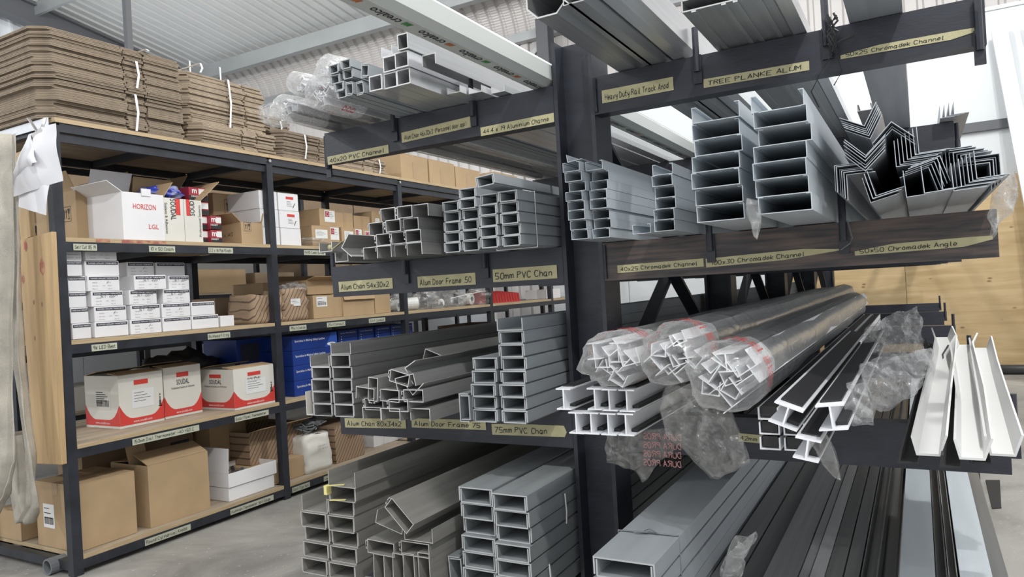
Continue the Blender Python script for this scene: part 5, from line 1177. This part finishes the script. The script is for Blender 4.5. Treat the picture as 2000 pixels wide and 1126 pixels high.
# white I-profiles with rubber seals
def iprof(label, px, py, yf, w, h, L, group, tilt=0, zmin=None, gas=True):
    c = at(px, py, Y=yf); z = c.z if zmin is None else max(c.z, zmin)
    t = thing('white_profile', label, 'profile', group, (c.x, yf, z)); t.rotation_euler = (0, -math.radians(tilt), 0)
    M().sweep(P_I(w, h, .0032), [(0, 0, 0), (0, L, 0)]).obj('profile', 'white_pvc', t)
    if gas:
        M().box(w*.12, .03, h+.0004, w*.88, L, h+.0035).obj('rubber_seal', 'rubber', t)
        M().box(w*.55, .03, .004, w*.95, L, .010).obj('rubber_seal', 'rubber', t)
    return t
zl = TOP[2]+.004
for i, (px, py) in enumerate(((1112, 846), (1141, 847), (1174, 849), (1208, 850))):
    iprof(f'white I-shaped profile by the column, lower row, {["leftmost", "second", "third", "rightmost"][i]}', px, py, 1.53, .037, .050, 5.2, 'white I-profiles', zmin=zl)
ZI = [max(zl, at(1112, 846, Y=1.53).z)]*4
for i, (px, py) in enumerate(((1088, 805), (1148, 800), (1176, 802), (1210, 806))):
    c = at(px, py, Y=1.62)
    iprof(f'white I-shaped profile by the column, upper row, {["leftmost", "second", "third", "rightmost"][i]}', px, py, 1.53, .037, .050, 5.2, 'white I-profiles', zmin=ZI[min(i, 3)]+.0545)
for i, (px, py, w, h, tl) in enumerate(((1500, 822, .052, .040, -20), (1548, 893, .044, .040, -10), (1600, 842, .048, .046, 6))):
    iprof('long white profile with black seal in the middle of the third arm, ' + ['left', 'lowest', 'right'][i], px, py, 1.40, w, h, 1.7, 'middle white profiles', tilt=tl)
def bent(label, front, pts, w, h, mt='white_gasket'):
    t = thing('curved_profile', label, 'profile', 'curved white profiles', pts[0])
    o = Vector(pts[0]); path = [tuple(Vector(p)-o) for p in pts]
    k = []
    for i in range(len(path)-1):
        for q in range(6): k.append(tuple(Vector(path[i]).lerp(Vector(path[i+1]), q/6)))
    k.append(path[-1])
    M().sweep([([(-w*.42, h*.28), (-w*.30, -h*.36), (w*.30, -h*.36), (w*.52, h*.36)], .004, False)], k).obj('profile', mt, t, smooth=False)
    kk = [(a-.012, b+.012, c-.012) for a, b, c in k]
    M().sweep([([(-w*.55, -h*.1), (-w*.62, -h*.5), (-w*.1, -h*.5)], .004, False)], kk).obj('rubber_seal', 'rubber', t)
for i, (f, pts) in enumerate(((0, [(1812, 868, 1.50), (1830, 760, 1.95), (1842, 700, 2.3), (1846, 668, 2.5), (1838, 648, 2.6)]), (1, [(1898, 875, 1.46), (1893, 770, 1.95), (1882, 710, 2.25), (1876, 680, 2.4), (1886, 662, 2.5)]), (2, [(1958, 868, 1.52), (1935, 770, 1.95), (1922, 715, 2.25), (1913, 668, 2.5)]))):
    bent('bent white profile at the right end of the third arm, ' + ['left one', 'middle one, curling', 'right one'][i], f, [at(x, y, Y=Y) for x, y, Y in pts], .058, .05)

# ---- left end of the shelving: planks, sling, papers, pipe
def plank(label, c0, c1, c2, c3, Y, red=()):
    """four pixel corners at depth Y (bl, br, tr, tl)"""
    P = [at(*p, Y=Y) for p in (c0, c1, c2, c3)]; m = M(); th = Vector((0, .022, 0))
    m.add(P+[p+th for p in P], [(0, 1, 2, 3), (7, 6, 5, 4), (0, 4, 5, 1), (1, 5, 6, 2), (2, 6, 7, 3), (3, 7, 4, 0)])
    o = m.obj('wooden_plank', 'plank_timber', bevel=.002); tag(o, label, 'plank')
    return o
pl = plank('pale wooden plank with red paint marks fixed to the rack end', (68, 905), (121, 907), (100, 452), (34, 470), 1.775)
for px, py, s in ((50, 480, .03), (82, 520, .045), (45, 545, .025)):
    c = at(px, py, Y=1.7745); n = 12
    m = M().add([(c.x+math.cos(q*math.tau/n)*s*(.42+.06*math.sin(q*3)), 1.7742, c.z+math.sin(q*math.tau/n)*s*(.8+.1*math.cos(q*2))) for q in range(n)], [tuple(range(n))]); m.obj('red_paint_mark', 'red_paint', pl)
for px, py in ((68, 660), (82, 594), (66, 590)):
    c = at(px, py, Y=1.7745); n = 10
    M().add([(c.x+math.cos(q*math.tau/n)*.006, 1.7741, c.z+math.sin(q*math.tau/n)*.011) for q in range(n)], [tuple(range(n))]).obj('knot', 'card_dark', pl)
plank('upper pale wooden plank behind the papers at the rack end', (40, 470), (60, 462), (47, 292), (22, 302), 1.80)
def sling(label, pts, w, Y, seed):
    """flat webbing loop hanging along pixel path"""
    m = M(); A = []; N = 40
    P = [at(px, py, Y=Y+dy) for px, py, dy in pts]
    vs = []; K = []
    for i in range(len(P)-1):
        for q in range(8): K.append(P[i].lerp(P[i+1], q/8))
    K.append(P[-1])
    nw = 8
    for i, c in enumerate(K):
        tw = .5*math.sin(i*.13+seed)+.2
        for j in range(nw+1):
            s = (j/nw-.5)*w; cur = .018*math.cos(j/nw*math.pi*2+seed+i*.08)
            vs.append((c.x+s*math.cos(tw)-cur*math.sin(tw), c.y+s*math.sin(tw)+cur*math.cos(tw)+.006*noise.noise(Vector((i*.3, j, seed))), c.z))
    nv = nw+1
    m.add(vs, [(i*nv+j, i*nv+j+1, (i+1)*nv+j+1, (i+1)*nv+j) for i in range(len(K)-1) for j in range(nw)])
    o = m.obj('webbing_sling', 'webbing', smooth=True)
    s = o.modifiers.new('thickness', 'SOLIDIFY'); s.thickness = .005
    return tag(o, label, 'sling', 'white webbing slings')
sling('grubby white webbing sling hanging at the left edge, outer strand', [(2, 262, 0), (6, 500, 0), (4, 750, .0), (18, 900, 0), (10, 965, .02), (-12, 1010, .04)], .075, 1.62, 0)
sling('grubby white webbing sling hanging at the rack end, inner strand', [(12, 262, -.02), (28, 480, -.02), (40, 700, -.02), (62, 880, -.02), (66, 985, -.02), (48, 1020, -.01), (36, 960, .01), (30, 850, .012)], .085, 1.735, 2)
# papers held by a bulldog clip
clip = thing('paper_sheets', 'white papers hanging from a bulldog clip at the rack corner', 'paper', None, at(78, 262, Y=1.72))
inv = Matrix.Translation(-Vector(clip.location))
def sheet(corners, Y, curl, seed, nm='sheet'):
    A = [at(*p, Y=Y) for p in corners]  # tl, tr, br, bl
    def fn(u, v):
        p = A[0].lerp(A[1], u).lerp(A[3].lerp(A[2], u), v)
        return p+Vector((0, -curl*math.sin(v*2.2+u*1.5)-.01*noise.noise(Vector((u*3+seed, v*3, 0))), 0))
    o = film_shape(fn, 10, 14, nm, None, 'paper', parent=clip); o.matrix_parent_inverse = inv
    return o
sheet([(56, 262), (124, 243), (116, 352), (28, 388)], 1.722, .03, 1)
sheet([(60, 268), (112, 262), (88, 420), (40, 404)], 1.728, .01, 2)
sheet([(62, 258), (84, 318), (50, 330), (28, 372)], 1.705, .025, 3, 'folded_corner')
c = at(76, 262, Y=1.71)
o = M().bar(c+Vector((-.045, -.004, -.012)), c+Vector((.045, -.004, .012)), .016, .022).obj('clip_body', 'clip_metal', clip); o.matrix_parent_inverse = inv
o = M().bar(c+Vector((0, -.006, .01)), c+Vector((-.035, -.02, .07)), .018, .003).obj('clip_lever', 'clip_metal', clip); o.matrix_parent_inverse = inv
o = M().bar(c+Vector((.005, .006, .01)), c+Vector((.0, .03, .075)), .018, .003).obj('clip_lever', 'clip_metal', clip); o.matrix_parent_inverse = inv
# silver edge strip on the top end beam
m = M().box(-4.06, 1.806, 1.985, -3.30, 1.812, 2.026); o = m.obj('edge_strip', 'alu_bright', rack); o.matrix_parent_inverse = Matrix.Translation(-Vector(rack.location))
# pipe stub under the rack end
c = at(92, 1108, Z=.035)
n = 14; m = M(); vs = []
for yy, rr in ((0, .036), (0, .029), (.5, .029), (.5, .036)): vs += [(math.cos(q*math.tau/n)*rr, yy, math.sin(q*math.tau/n)*rr) for q in range(n)]
m.add(vs, [(a*n+j, a*n+(j+1) % n, ((a+1) % 4)*n+(j+1) % n, ((a+1) % 4)*n+j) for a in range(4) for j in range(n)])
tag(m.obj('pipe_stub', 'grey_cord', loc=(c.x, c.y, .037)), 'short grey pipe lying on the floor under the rack end', 'pipe')
# red and white box far left on the floor, black sheet on the floor at the right
c = at(0, 1020, X=-4.3)
t = carton('red_white_box', 'red and white box at the far left edge by the sling', -4.15, c.y-.12, c.y+.1, .02, .12, .2, 'print_red', flaps=False)
c0, c1, c2, c3 = (at(x, y, Z=.002) for x, y in ((1925, 938), (1953, 938), (1956, 992), (1938, 993)))
m = M().add([c0, c1, c2, c3] + [p+Vector((0, 0, .004)) for p in (c0, c1, c2, c3)], [(0, 1, 2, 3), (4, 7, 6, 5), (0, 4, 5, 1), (1, 5, 6, 2), (2, 6, 7, 3), (3, 7, 4, 0)])
tag(m.obj('floor_sheet', 'rubber'), 'small black plastic sheet lying on the floor at the right', 'sheet')
# tangled black cable ties and wire on the top right arm
c = at(1628, 75, Y=1.905)
m = M()
for k in range(6):
    r = random.Random(k); pts = [c+Vector((r.uniform(-.012, .014), -.012-.006*r.random(), .05-q*.022+r.uniform(-.008, .008))) for q in range(5)]
    m.tube(pts, .0028, 5)
m.tube([c+Vector((0, -.014, -.02)), c+Vector((.02, -.016, -.014)), c+Vector((.045, -.016, -.008))], .004, 5)
m.tube([c+Vector((-.004, -.014, -.04)), c+Vector((-.03, -.012, -.075)), c+Vector((-.055, -.01, -.12)), c+Vector((-.04, -.01, -.16))], .0016, 5)
m.tube([c+Vector((.004, -.014, -.04)), c+Vector((.016, -.016, -.085)), c+Vector((-.004, -.016, -.115))], .0016, 5)
tag(m.obj('cable_tangle', 'rubber'), 'tangle of black cable ties and wire on the top right arm', 'wire')
m = M().tube([at(1655, 430, Y=1.905), at(1665, 465, Y=1.9), at(1660, 475, Y=1.9), at(1642, 488, Y=1.9)], .0016, 5)
tag(m.obj('bent_wire', 'grey_cord'), 'thin bent wire hanging beside the pin on the second right arm', 'wire')
